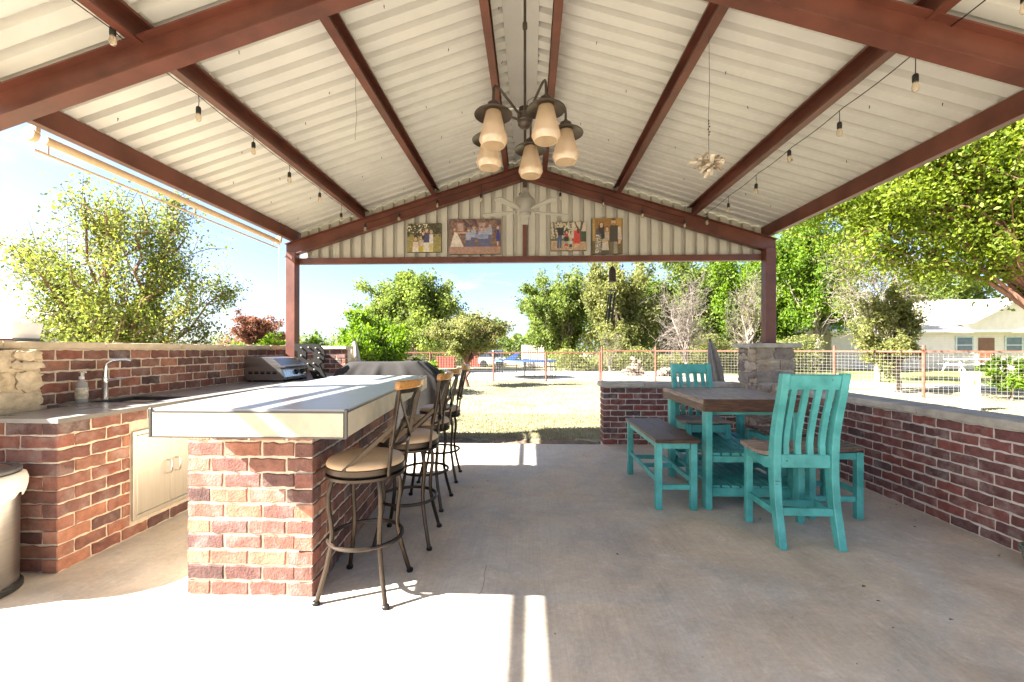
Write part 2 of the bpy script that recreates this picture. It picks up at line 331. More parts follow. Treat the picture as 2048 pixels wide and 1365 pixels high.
for (a, b) in zip(pts, pts[1:]):
    w = .0012
    mb.add([(a[0] - w, a[1], .002), (a[0] + w, a[1], .002), (b[0] + w, b[1], .002), (b[0] - w, b[1], .002)], [(0, 1, 2, 3)])
mb.build('crack', M('crack_dirt', (.16, .135, .11), .9), fl)
edge = [(3.2 - i * .12, 6.5 + .16 * math.sin(i * .9) + rng.gauss(0, .05)) for i in range(54)]
sheet('soil_strip', [(-3.2, 5.8), (3.2, 5.8)] + edge, -.065, ground_mat('dry_soil', (.13, .095, .065), (.20, .145, .10), (.27, .20, .13), 6))
sheet('gravel_drive', [(-16, 18.9), (3.2, 18.9), (8, 21), (8, 27), (-16, 30)], -.062, GRAVEL)
sheet('lawn', [(9, 27), (13.5, 17.2), (60, 14), (60, 60), (9, 60)], -.058, LAWN)
sheet('road', [(8, 19), (13.0, 15.5), (40, 9.5), (40, 12.2), (14, 17.6), (8.5, 22)], -.052, GRAVEL)

# ------------------------------------------------------------------ bricks
def brick_variants(n, seed, L=.193, Hh=.066, D=.09, mat=None, jit=.0026):
    r = random.Random(seed); out = []
    for k in range(n):
        pts = []
        nx, nz = 6, 2
        for i in range(nx): pts.append((L * i / nx, 0))
        for i in range(nz): pts.append((L, Hh * i / nz))
        for i in range(nx): pts.append((L - L * i / nx, Hh))
        for i in range(nz): pts.append((0, Hh - Hh * i / nz))
        corner = {0, nx, nx + nz, 2 * nx + nz}
        jp = [(x + r.gauss(0, jit * .6), z + r.gauss(0, jit) - (0 if i not in corner else 0)) for i, (x, z) in enumerate(pts)]
        c = (L / 2, Hh / 2); ins = .0045; m = len(jp)
        fr = [(c[0] + (x - c[0]) * (1 - ins / (L / 2)), -r.uniform(0, .0012), c[1] + (z - c[1]) * (1 - ins / (Hh / 2))) for x, z in jp]
        md = [(x, .005, z) for x, z in jp]; bk = [(x, D, z) for x, z in jp]
        vs = fr + md + bk; fs = [tuple(range(m))]
        for a in (0, m):
            for i in range(m): fs.append((a + i, a + m + i, a + m + (i + 1) % m, a + (i + 1) % m))
        fs.append(tuple(2 * m + i for i in range(m))[::-1])
        mb = MB(); mb.add(vs, fs); out.append(mb.mesh('brick', mat))
    return out
VAR_L = brick_variants(12, 1, Hh=.069, mat=BRICK_L)
VAR_R = brick_variants(12, 2, Hh=.063, mat=BRICK_R)
def brick_face(parent, p0, p1, z0, n, var, course, bl=.193, bh=.069, holes=(), start=(0, .1), end=(0, 0), gap=.0105, seed=0, shift=0):
    """rows of bricks on the vertical face from p0 to p1 (facing the right-hand side of that walk)"""
    r = random.Random(seed * 31 + 5)
    p0 = Vector(p0); p1 = Vector(p1); d = (p1 - p0); Lw = d.length; ang = math.atan2(d.y, d.x); ux = d.normalized(); uy = Vector((-ux.y, ux.x))
    made = []
    for row in range(n):
        x = start[row % 2]; xe = Lw - end[row % 2]; z = z0 + row * course
        first = True
        while x < xe - .03:
            l = bl * r.uniform(.985, 1.01)
            if first and shift and row % 2 == 0: l = bl * shift
            first = False
            if x + l > xe - .06: l = xe - x
            xa, xb = x, x + l; x += l + gap
            skip = False
            for (h0, h1, hz0, hz1) in holes:
                if z + bh > hz0 + .004 and z < hz1 - .004 and xb > h0 and xa < h1:
                    if xa < h0 - .03: xb = h0 - .006
                    elif xb > h1 + .03: xa = h1 + .006
                    else: skip = True
            if skip or xb - xa < .02: continue
            o = bpy.data.objects.new('brick', r.choice(var)); COL.objects.link(o); o.parent = parent
            q = p0 + ux * xa + uy * r.uniform(-.0015, .002)
            o.location = (q.x, q.y, z + r.uniform(-.001, .001)); o.rotation_euler = (0, r.gauss(0, .003), ang + r.gauss(0, .002))
            o.scale = ((xb - xa) / .193, 1, 1)
            made.append(o)
    return made
def core(parent, poly, z0, z1, mat, name='mortar_core'):
    return MB().prism(poly, (0, 0, z1 - z0), (0, 0, z0), ((1, 0, 0), (0, 1, 0))).build(name, mat, parent)
def inset(poly, d):
    n = len(poly); out = []
    for i in range(n):
        a, b, c = Vector(poly[i - 1]), Vector(poly[i]), Vector(poly[(i + 1) % n])
        e1 = (b - a).normalized(); e2 = (c - b).normalized(); n1 = Vector((-e1.y, e1.x)); n2 = Vector((-e2.y, e2.x))
        k = (n1 + n2); k = k / max(.2, k.dot(n1)); out.append(tuple(b + k * d))
    return out
def caps(parent, p0, p1, w, z0, t, nseg, mat, off=0, name='cap_stone', seed=0):
    """row of cap slabs from p0 to p1; w is the width, off moves them to the left of the walk"""
    r = random.Random(seed); p0 = Vector(p0); p1 = Vector(p1); d = p1 - p0; L = d.length; u = d.normalized(); n = Vector((-u.y, u.x)); ang = math.atan2(d.y, d.x)
    cut = [0] + sorted((i + r.uniform(-.2, .2)) / nseg * L for i in range(1, nseg)) + [L]
    for a, b in zip(cut, cut[1:]):
        c = p0 + u * ((a + b) / 2) + n * (off + w / 2)
        rot = Matrix.Rotation(ang, 3, 'Z')
        mb = MB(); nx = max(2, int((b - a) / .08)); vs = []; fs = []
        # slab with slightly chipped edges
        prof = [(-w / 2 + .006, 0), (-w / 2, .006), (-w / 2, t - .006), (-w / 2 + .006, t), (w / 2 - .006, t), (w / 2, t - .006), (w / 2, .006), (w / 2 - .006, 0)]
        for i in range(nx + 1):
            x = -(b - a) / 2 + .003 + (b - a - .006) * i / nx
            for (y, z) in prof: vs.append(c.to_3d() + rot @ Vector((x, y + r.gauss(0, .0022), z + r.gauss(0, .0012))) + Vector((0, 0, z0)))
        m = len(prof)
        for i in range(nx):
            for j in range(m): fs.append((i * m + j, i * m + (j + 1) % m, (i + 1) * m + (j + 1) % m, (i + 1) * m + j))
        fs.append(tuple(range(m))[::-1]); fs.append(tuple(nx * m + j for j in range(m)))
        mb.add(vs, fs); mb.build(name, mat, parent)
def stone(parent, o, ux, w, h, depth, mat, r, name='stone'):
    """rough stone filling w x h on a face; o = lower left corner, ux = direction along the face"""
    ux = Vector(ux).normalized(); uy = Vector((-ux.y, ux.x, 0)); o = Vector(o); nx, nz = 5, 4
    vs = []; fs = []
    ed = [[r.gauss(0, .008) for _ in range(8)] for _ in range(4)]
    tilt = r.gauss(0, .02)
    for j in range(nz + 1):
        for i in range(nx + 1):
            u, v = i / nx, j / nz
            x = .006 + u * (w - .012); z = .006 + v * (h - .012) + tilt * (u - .5) * w * .6
            if i in (0, nx): x += ed[i > 0][j]
            if j in (0, nz): z += ed[2 + (j > 0)][i]
            e = min(u, 1 - u) * nx; e2 = min(v, 1 - v) * nz
            y = r.gauss(.002, .002) if (e < .5 or e2 < .5) else -.010 + r.gauss(0, .0055)
            if (e < .5 and e2 < .5): x += (.012 if u < .5 else -.012); z += (.008 if v < .5 else -.008)
            vs.append(o + ux * x + uy * (y - .008) + Vector((0, 0, z)))
    k = len(vs); per = [i for i in range(nx + 1)] + [(nx + 1) * (j + 1) - 1 for j in range(1, nz + 1)] + [(nx + 1) * nz + i for i in range(nx - 1, -1, -1)] + [(nx + 1) * j for j in range(nz - 1, 0, -1)]
    for j in range(nz):
        for i in range(nx): a = j * (nx + 1) + i; fs.append((a, a + 1, a + nx + 2, a + nx + 1))
    vs += [Vector(vs[i]) + uy * depth for i in per]; m = len(per)
    for i in range(m): fs.append((per[i], k + i, k + (i + 1) % m, per[(i + 1) % m]))
    mb = MB(); mb.add(vs, fs); return mb.build(name, mat, parent, True, 50)
def stone_face(parent, p0, p1, z0, z1, mat, seed, rows):
    r = random.Random(seed); p0 = Vector((*p0, 0)); p1 = Vector((*p1, 0)); L = (p1 - p0).length; u = (p1 - p0).normalized()
    hs = [r.uniform(.8, 1.25) for _ in range(rows)]; t = sum(hs); z = z0
    for h in hs:
        h = h / t * (z1 - z0); n = max(1, round(L / (h * r.uniform(1.3, 2.3)))); ws = [r.uniform(.6, 1.4) for _ in range(n)]; s = sum(ws); x = 0
        for w in ws:
            w = w / s * L
            if h > .13 and w > .16 and r.random() < .3:
                stone(parent, p0 + u * x + Vector((0, 0, z)), u, w, h * .52, .05, mat, r); stone(parent, p0 + u * x + Vector((0, 0, z + h * .52)), u, w, h * .48, .05, mat, r)
            else: stone(parent, p0 + u * x + Vector((0, 0, z)), u, w, h, .05, mat, r)
            x += w
        z += h

# right low wall
rw = empty('brick_wall', (3.08, 3.6, 0), label='long low dark red brick wall behind the turquoise chairs', cat='wall', group='low brick walls'); rw.location = (0, 0, 0)
core(rw, [(3.086, 1.2), (3.33, 1.2), (3.33, 5.55), (3.086, 5.55)], -.06, .772, MORTAR_R)
brick_face(rw, (3.08, 5.52), (3.08, 1.62), .006, 10, VAR_R, .0765, bh=.063, seed=3, start=(0, .1))
caps(rw, (3.05, 5.52), (3.05, 1.2), .31, .772, .058, 4, CAPSTONE, 0, seed=4)
# back low wall
bw = empty('brick_wall', label='short low brick wall at the lawn edge behind the bench', cat='wall', group='low brick walls')
core(bw, [(.991, 5.836), (2.84, 5.836), (2.84, 6.08), (.991, 6.08)], -.06, .778, MORTAR_R)
brick_face(bw, (.985, 5.83), (2.84, 5.83), .006, 10, VAR_R, .077, bh=.063, seed=5, start=(0, .1))
brick_face(bw, (.985, 6.085), (.985, 5.83), .006, 10, VAR_R, .077, bh=.063, seed=6, start=(0, 0), end=(.1, 0))
caps(bw, (.945, 5.79), (2.83, 5.79), .33, .778, .058, 3, CAPSTONE, 0, seed=7)
# stone pillar, back right
pl = empty('stone_pillar', label='grey fieldstone pillar with flat cap carrying the rear steel post', cat='pillar')
core(pl, [(2.85, 5.53), (3.30, 5.53), (3.30, 5.97), (2.85, 5.97)], -.06, 1.30, M('pillar_mortar', (.40, .37, .33), .95, .15, 20, .8, 60))
stone_face(pl, (2.835, 5.52), (3.315, 5.52), 0, 1.30, STONE_G, 21, 9)
stone_face(pl, (2.84, 5.985), (2.84, 5.515), 0, 1.30, STONE_G, 22, 9)
mb = MB(); mb.box((3.075, 5.75, 1.332), (.58, .58, .056), ch=.008); mb.build('cap_stone', CAPSTONE, pl)

# left wall, corner return and counter
def lx(y): return -3.42 - .03 * (y - 3.2)      # face of the left wall
def fx(y): return -2.70 - .03 * (y - 2.35)     # face of the counter
lw = empty('brick_wall', label='brick wall with sandstone cap running behind the sink counter', cat='wall', group='low brick walls')
core(lw, [(lx(2.2) + .002 - .006, 2.2), (lx(7.0) - .006, 7.0), (-3.06, 7.006), (-3.06, 7.24), (lx(7) - .26, 7.24), (lx(2.2) - .26, 2.2)], -.06, 1.285, MORTAR_L)
brick_face(lw, (lx(2.76), 2.76), (lx(7.0), 7.0), .893, 5, VAR_L, .0785, seed=8, start=(0, .1))
brick_face(lw, (lx(7.0), 7.0), (-3.055, 7.0), .893, 5, VAR_L, .0785, seed=9, start=(.02, .12))
caps(lw, (lx(1.86) + .04, 1.86), (lx(7.0) + .04, 6.96), .34, 1.285, .052, 7, CAPWARM, 0, seed=10)
caps(lw, (lx(7) + .045, 6.96), (-3.03, 6.96), .32, 1.285, .052, 1, CAPWARM, 0, seed=11)
col = empty('stone_column', label='rough tan limestone block column at the near end of the sink wall', cat='column')
core(col, [(-3.62, 1.93), (-3.235, 1.93), (-3.235, 2.70), (-3.46, 2.70), (-3.62, 2.70)], -.06, 1.28, M('column_mortar', (.60, .49, .33), .95, .12, 18, .8, 50))
stone_face(col, (-3.225, 1.92), (-3.225, 2.72), .9, 1.282, STONE_W, 31, 3)
stone_face(col, (-3.225, 1.92), (-3.225, 2.33), 0, .9, STONE_W, 34, 4)
stone_face(col, (-3.6, 1.92), (-3.225, 1.92), 0, 1.282, STONE_W, 32, 7)
stone_face(col, (-3.225, 2.71), (-3.44, 2.715), .9, 1.282, STONE_W, 33, 3)
ct = empty('sink_counter', label='L-shaped brick outdoor kitchen counter with grey tile top and sink', cat='counter')
core(ct, [(-3.5, 2.356), (fx(2.356) - .006, 2.356), (fx(6.95) - .006, 6.95), (lx(6.95) + .01, 6.95), (lx(2.75) + .01, 2.75), (-3.5, 2.75)], -.06, .862, MORTAR_L)
DOOR = (2.815 - 2.35, 3.475 - 2.35, .105, .725)
brick_face(ct, (fx(2.35), 2.35), (fx(5.2), 5.2), .006, 11, VAR_L, .0785, seed=12, start=(0, .1), holes=[DOOR])
brick_face(ct, (-3.22, 2.35), (fx(2.35), 2.35), .006, 11, VAR_L, .0785, seed=13, start=(.0, .09), end=(.1, 0))
nT = 8
for i in range(nT):
    y0 = 2.325 + (6.94 - 2.325) * i / nT + .0015; y1 = 2.325 + (6.94 - 2.325) * (i + 1) / nT - .0015
    bx0 = -3.21 if y1 < 2.95 else lx((y0 + y1) / 2) + .004
    poly = [(bx0, y0), (fx(y0) + .028, y0), (fx(y1) + .028, y1), (bx0 if i == 0 else lx(y1) + .004, y1)]
    if i == 1:
        for pp in ([(-3.44, y0), (-3.30, y0), (-3.30, y1), (-3.44, y1)], [(-2.86, y0), (fx(y0) + .028, y0), (fx(y1) + .028, y1), (-2.86, y1)], [(-3.297, y0), (-2.863, y0), (-2.863, 3.09), (-3.297, 3.09)]):
            MB().prism(pp, (0, 0, .024), (0, 0, .863), ((1, 0, 0), (0, 1, 0))).build('counter_tile', TILEC, ct)
        continue
    MB().prism(poly, (0, 0, .024), (0, 0, .863), ((1, 0, 0), (0, 1, 0))).build('counter_tile', TILEC, ct)
MB().prism([(fx(2.325) + .029, 2.325), (fx(2.325) + .035, 2.325), (fx(6.9) + .035, 6.9), (fx(6.9) + .029, 6.9)], (0, 0, .028), (0, 0, .861), ((1, 0, 0), (0, 1, 0))).build('edge_trim', TRIM, ct)
sk = MB()
for a, b, c_, d in ((-3.297, -2.863, 3.094, 3.099), (-3.297, -2.863, 3.44, 3.476), (-3.297, -3.285, 3.099, 3.44), (-2.875, -2.863, 3.099, 3.44)):
    sk.box(((a + b) / 2, (c_ + d) / 2, .80), (b - a, d - c_, .182))
sk.box((-3.08, 3.27, .712), (.41, .34, .01)); sk.build('sink_basin', M('black_composite', (.03, .03, .032), .45), ct)
# faucet
fc = empty('faucet', (-3.335, 3.24, .888), label='brushed nickel faucet with angled spout over the black sink', cat='faucet')
MB().lathe([(.028, 0), (.028, .012), (.02, .02), (.019, .13), (.022, .14), (.018, .18)], 18).build('faucet_body', CHROME, fc, True)
MB().tube([(0, 0, .17), (.004, 0, .25), (.012, .004, .285), (.04, .02, .305), (.075, .045, .313), (.115, .07, .312), (.135, .083, .303)], [.014, .013, .013, .013, .013, .013, .012], 12).build('spout', CHROME, fc, True)
MB().tube([(.02, 0, .15), (.05, .03, .155), (.10, .07, .165)], [.007, .006, .005], 8).build('lever', CHROME, fc, True)
sb = empty('soap_bottle', (-3.33, 3.06, .888), label='clear pump soap bottle beside the faucet', cat='bottle')
MB().lathe([(.032, 0), (.036, .006), (.036, .13), (.03, .15), (.014, .165), (.014, .175)], 16).build('bottle_body', glassy('soap_plastic', (.80, .82, .78), .15, .6), sb, True)
MB().lathe([(.0365, .03), (.0368, .031), (.0368, .11), (.0365, .111)], 16).build('paper_label', M('soap_label', (.55, .50, .38), .6, .4, 30), sb, True)
mb = MB(); mb.lathe([(.016, .175), (.016, .192), (.006, .196), (.005, .222)], 12); mb.box((.012, 0, .226), (.045, .014, .01), ch=.003); mb.build('pump', WHITE, sb, True)
# cabinet doors in the counter front
cab = empty('access_doors', (0, 0, 0), label='pair of satin steel cabinet doors set in the counter front', cat='cabinet')
dmid = fx(3.145)
def cabbox(y0, y1, z0, z1, proud, t, mat, name, parent, ch=.003):
    p = Vector((fx(y0) + proud, y0)); q = Vector((fx(y1) + proud, y1)); c = (p + q) / 2
    rot = Matrix.Rotation(math.atan2(q.y - p.y, q.x - p.x) - math.pi / 2, 3, 'Z')
    return MB().box((c.x - t / 2, c.y, (z0 + z1) / 2), (t, (q - p).length, z1 - z0), rot, ch).build(name, mat, parent)
for y0, y1, z0, z1 in ((2.82, 2.85, .11, .72), (3.44, 3.47, .11, .72)): cabbox(y0, y1, z0, z1, .014, .03, STEELP, 'door_frame', cab)
for z0, z1 in ((.11, .14), (.69, .72)): cabbox(2.8515, 3.4385, z0, z1, .0135, .03, STEELP, 'door_frame', cab)
for y0, y1, hy in ((2.854, 3.143, 3.105), (3.147, 3.436, 3.185)):
    d = cabbox(y0, y1, .143, .687, .011, .02, STEELP, 'door', cab)
    x = fx(hy) + .011
    MB().tube([(x - .002, hy, .36), (x + .03, hy, .365), (x + .036, hy, .38), (x + .036, hy, .44), (x + .03, hy, .455), (x - .002, hy, .46)], .0065, 8).build('handle', CHROME, d, True)
# ------------------------------------------------------------------ bar island
isl = empty('bar_island', label='brick bar island with thick overhanging tile slab beside the stools', cat='bar counter')
SK = -.097
def ix(x, y, y0=2.18): return x + SK * (y - y0)
B0, B1, Y0, Y1 = -1.795, -1.123, 2.18, 4.15
core(isl, [(B0 + .006, Y0 + .006), (B1 - .006, Y0 + .006), (ix(B1, Y1) - .006, Y1), (ix(B0, Y1) + .006, Y1)], -.06, .892, MORTAR_L)
brick_face(isl, (B0, Y0), (B1, Y0), .004, 11, VAR_L, .0805, seed=14, start=(0, .0), end=(0, .1), shift=.62)
brick_face(isl, (B1, Y0), (ix(B1, Y1), Y1), .004, 11, VAR_L, .0805, seed=15, start=(.1, 0))
S0, S1, T0, T1 = -1.70, -.81, 1.86, 4.32
def sx_(x, y): return x + SK * (y - T0)
nS = 6
core(isl, [(S0 + .006, T0 + .006), (S1 - .006, T0 + .006), (sx_(S1, T1) - .006, T1 - .006), (sx_(S0, T1) + .006, T1 - .006)], .895, 1.003, M('slab_core', (.3, .29, .27), .8), 'slab_core')
for i in range(nS):
    y0 = T0 + (T1 - T0) * i / nS + .0012; y1 = T0 + (T1 - T0) * (i + 1) / nS - .0012
    MB().prism([(sx_(S0, y0), y0), (sx_(S1, y0), y0), (sx_(S1, y1), y1), (sx_(S0, y1), y1)], (0, 0, .014), (0, 0, 1.004), ((1, 0, 0), (0, 1, 0))).build('slab_tile', TILE, isl)
    # edge tiles on the stool side
    MB().prism([(sx_(S1, y0) - .004, y0 + (.012 if i == 0 else 0)), (sx_(S1, y0) + .004, y0 + (.012 if i == 0 else 0)), (sx_(S1, y1) + .004, y1), (sx_(S1, y1) - .004, y1)], (0, 0, .107), (0, 0, .895), ((1, 0, 0), (0, 1, 0))).build('edge_tile', TILE_E, isl)
    MB().prism([(sx_(S0, y0) - .004, y0), (sx_(S0, y0) + .004, y0), (sx_(S0, y1) + .004, y1), (sx_(S0, y1) - .004, y1)], (0, 0, .107), (0, 0, .895), ((1, 0, 0), (0, 1, 0))).build('edge_tile', TILE_E, isl)
MB().box(((S0 + S1) / 2, T0, .9485), (S1 - S0 - .02, .008, .107), ch=.001).build('edge_tile', TILE_E, isl)
for x in (S1 + .001, S0 - .001): MB().box((x, T0 + .001, .956), (.014, .014, .13), ch=.003).build('corner_trim', TRIM, isl)
mb = MB(); mb.box(((S0 + S1) / 2, T0 - .0035, 1.0055), (S1 - S0 - .02, .006, .0035)); mb.box(((S0 + S1) / 2, T0 - .002, .892), (S1 - S0 + .01, .012, .005))
a, b = Vector((S1 + .0035, T0 + .01, 1.0055)), Vector((sx_(S1, T1) + .0035, T1, 1.0055)); mb.bar(a, b, .006, .0035, up=(0, 0, 1)); mb.build('edge_trim', TRIM, isl)

# ------------------------------------------------------------------ pavilion
XC = -.07; SL = .312; ZR = 3.76            # ridge line, slope, rafter top at the ridge
def rz_(x): return ZR - SL * abs(x - XC)
pav = empty('pavilion', label='open steel pavilion with red-brown beams and cream ribbed metal roof', cat='pavilion')
EL, ER = -3.30, 3.17
def rafter(y, w=.10, h=.19, name='rafter', tw=.006):
    for sgn, xe in ((-1, EL - .06), (1, ER + .06)):
        mb = MB()
        x0 = XC
        def beam(dz0, dz1, y0, y1):
            A = [(x0, rz_(x0) + dz0), (xe, rz_(xe) + dz0), (xe, rz_(xe) + dz1), (x0, rz_(x0) + dz1)]
            mb.prism(A, (0, y1 - y0, 0), (0, y0, 0))
        beam(-.010, 0, y - w / 2, y + w / 2); beam(-h, -h + .010, y - w / 2, y + w / 2); beam(-h + .010, -.010, y - tw / 2, y + tw / 2)
        mb.build(name, RED, pav)
for y in (-.25, 2.41, 5.80): rafter(y)
for y in (-.25, 2.41, 5.80):
    for x in (EL + .03, ER - .03):
        zb = 1.36 if (x > 0 and y > 5) else 0
        if y < 5 and x < 0 and y > 0: zb = 1.337
        zt = rz_(x) - .19
        mb = MB(); mb.box((x, y, (zb + zt) / 2 + .02), (.13, .13, zt - zb + .04), ch=.006)
        if zb: mb.box((x, y, zb + .006), (.2, .2, .012), ch=.002)
        mb.build('post', RED, pav)
def purlin(x, sgn, y0=-.32, y1=6.0, h=.15, fl=.062, eave=False):
    """cee purlin along the building, opening towards the ridge"""
    zb = rz_(x) + .001; t = .004; lip = .016
    mb = MB(); s = sgn
    P = [(0, 0), (fl, 0), (fl, lip), (fl - t, lip), (fl - t, t), (t, t), (t, h - t), (fl - t, h - t), (fl - t, h - lip), (fl, h - lip), (fl, h), (0, h)]
    P = [(-s * px, pz - (SL * px if 0 else 0)) for px, pz in P]
    mb.prism(P, (0, y1 - y0, 0), (x, y0, zb)); mb.build('eave_beam' if eave else 'purlin', RED, pav)
for off in (.28, 1.26, 2.24):
    purlin(XC - off, -1); purlin(XC + off + .02, 1)
purlin(EL + .062, 1, eave=True); purlin(ER - .062, -1, eave=True)
# roof panels (ribs 15 cm apart running from ridge to eave)
def rib_profile(n, pitch=.1523):
    p = []
    for i in range(n):
        b = i * pitch; p += [(b, 0), (b + .090, 0), (b + .097, .058), (b + .145, .058)]
    p.append((n * pitch, 0)); return p
RP = rib_profile(6)
def sheetz(x): return rz_(x) + .155 + .010
yy = -.34
while yy < 5.7:
    for sgn, xe in ((-1, EL - .10), (1, ER + .10)):
        vs = []; fs = []; k = len(RP); xs = [XC + sgn * .02, XC + sgn * 1.2, XC + sgn * 2.3, xe]
        for lay in (0, .003):
            for x in xs:
                for (u, h) in RP: vs.append((x, yy + u + (.001 if lay else 0), sheetz(x) + h + lay))
        nn = len(xs)
        for L_ in (0, 1):
            for i in range(nn - 1):
                for j in range(k - 1): a = L_ * nn * k + i * k + j; fs.append((a, a + 1, a + k + 1, a + k))
        mb = MB(); mb.add(vs, fs); mb.build('roof_panel', ROOFM, pav)
    yy += 6 * .1523
mb = MB(); mb.add([(XC - .14, -.33, sheetz(XC - .14) - .006), (XC, -.33, sheetz(XC) - .006), (XC + .14, -.33, sheetz(XC + .14) - .006), (XC - .14, 6.0, sheetz(XC - .14) - .006), (XC, 6.0, sheetz(XC) - .006), (XC + .14, 6.0, sheetz(XC + .14) - .006)], [(0, 1, 4, 3), (1, 2, 5, 4)])
mb.add([(XC - .16, -.34, sheetz(XC) + .045), (XC, -.34, sheetz(XC) + .095), (XC + .16, -.34, sheetz(XC) + .045), (XC - .16, 6.06, sheetz(XC) + .045), (XC, 6.06, sheetz(XC) + .095), (XC + .16, 6.06, sheetz(XC) + .045)], [(0, 1, 4, 3), (1, 2, 5, 4)])
mb.build('ridge_cap', RIDGE, pav)
mb = MB()
for sgn, offs in ((-1, (.15, .62, .93, 1.58, 1.92, 2.6, 2.95)), (1, (.15, .62, .93, 1.58, 1.92, 2.6, 2.95))):
    for o_ in offs:
        y = .6 + rng.random()
        while y < 5.7:
            x = XC + sgn * (o_ + rng.gauss(0, .015)); z = sheetz(x)
            mb.tube([(x, y, z), (x + rng.gauss(0, .003), y + rng.gauss(0, .003), z - .022)], [.0035, .002], 5); y += rng.choice((.61, .914, .914, 1.22))
o = mb.build('screw_tips', BLACK, pav); o['kind'] = 'stuff'
# gable wall
TIEB, TIET = 2.465, 2.545
gp = rib_profile(6); xg = -3.22
while xg < 3.1:
    vs = []; fs = []; cols = []
    for u, h in gp:
        x = xg + u
        if x > 3.12: break
        cols.append((x, h))
    for x, h in cols: vs += [(x, 5.925 + h, TIET - .03), (x, 5.925 + h, rz_(x) + .15)]
    for i in range(len(cols) - 1): fs.append((2 * i, 2 * i + 2, 2 * i + 3, 2 * i + 1))
    mb = MB(); mb.add(vs, fs); mb.add([(a, b + .004, c) for a, b, c in vs], fs); mb.build('gable_panel', CREAM, pav); xg += 6 * .1523
mb = MB(); mb.box((XC, 5.83, TIET - .04), (6.35, .006, .08)); mb.box((XC, 5.865, TIEB + .003), (6.34, .08, .006)); mb.box((XC, 5.865, TIET - .003), (6.34, .064, .006)); mb.build('tie_beam', RED, pav)
MB().box((XC, 5.875, (TIET + rz_(XC) - .19) / 2), (.055, .055, rz_(XC) - .19 - TIET - .004), ch=.003).build('gable_stud', RED, pav)

# roller shade under the left eave
rs = empty('roller_shade', label='rolled-up tan sun shade hanging outside the left eave', cat='shade')
X0, ZS = -3.455, 2.765
MB().tube([(X0, 2.92, ZS + .01), (X0, 5.74, ZS)], .030, 14).build('fabric_roll', SHADEF, rs, True)
MB().tube([(X0 - .01, 2.86, ZS - .085), (X0 - .01, 5.76, ZS - .09)], .010, 8).build('hem_bar', TANBAR, rs, True)
for y in (2.95, 4.3, 5.65): MB().box((X0 - .006, y, ZS - .05), (.004, .012, .075)).build('strap', SHADEF, rs)
rs2 = empty('roller_shade', label='thicker rolled-up sun shade outside the left eave of the near bay', cat='shade')
MB().tube([(X0, -.2, ZS + .045), (X0, 2.26, ZS + .045)], .034, 12).build('fabric_roll', SHADEF, rs2, True)
for y in (-.22, 2.28): MB().box((X0 + .02, y, ZS + .06), (.06, .03, .09), ch=.004).build('end_bracket', TANBAR, rs2)
for y in (2.84, 5.76):
    mb = MB(); mb.lathe([(.0, -.02), (.045, -.02), (.05, -.01), (.05, .01), (.045, .02), (0, .02)], 16, (X0, y, ZS + .01), Matrix.Rotation(R(90), 3, 'X')); mb.box((X0 + .03, y, ZS + .06), (.05, .03, .08), ch=.004); mb.build('end_bracket', TANBAR, rs, True)
MB().tube([(X0, 5.79, ZS), (X0 - .005, 5.79, 2.1), (X0, 5.79, 1.55)], .004, 5).build('pull_chain', WIRE, rs)
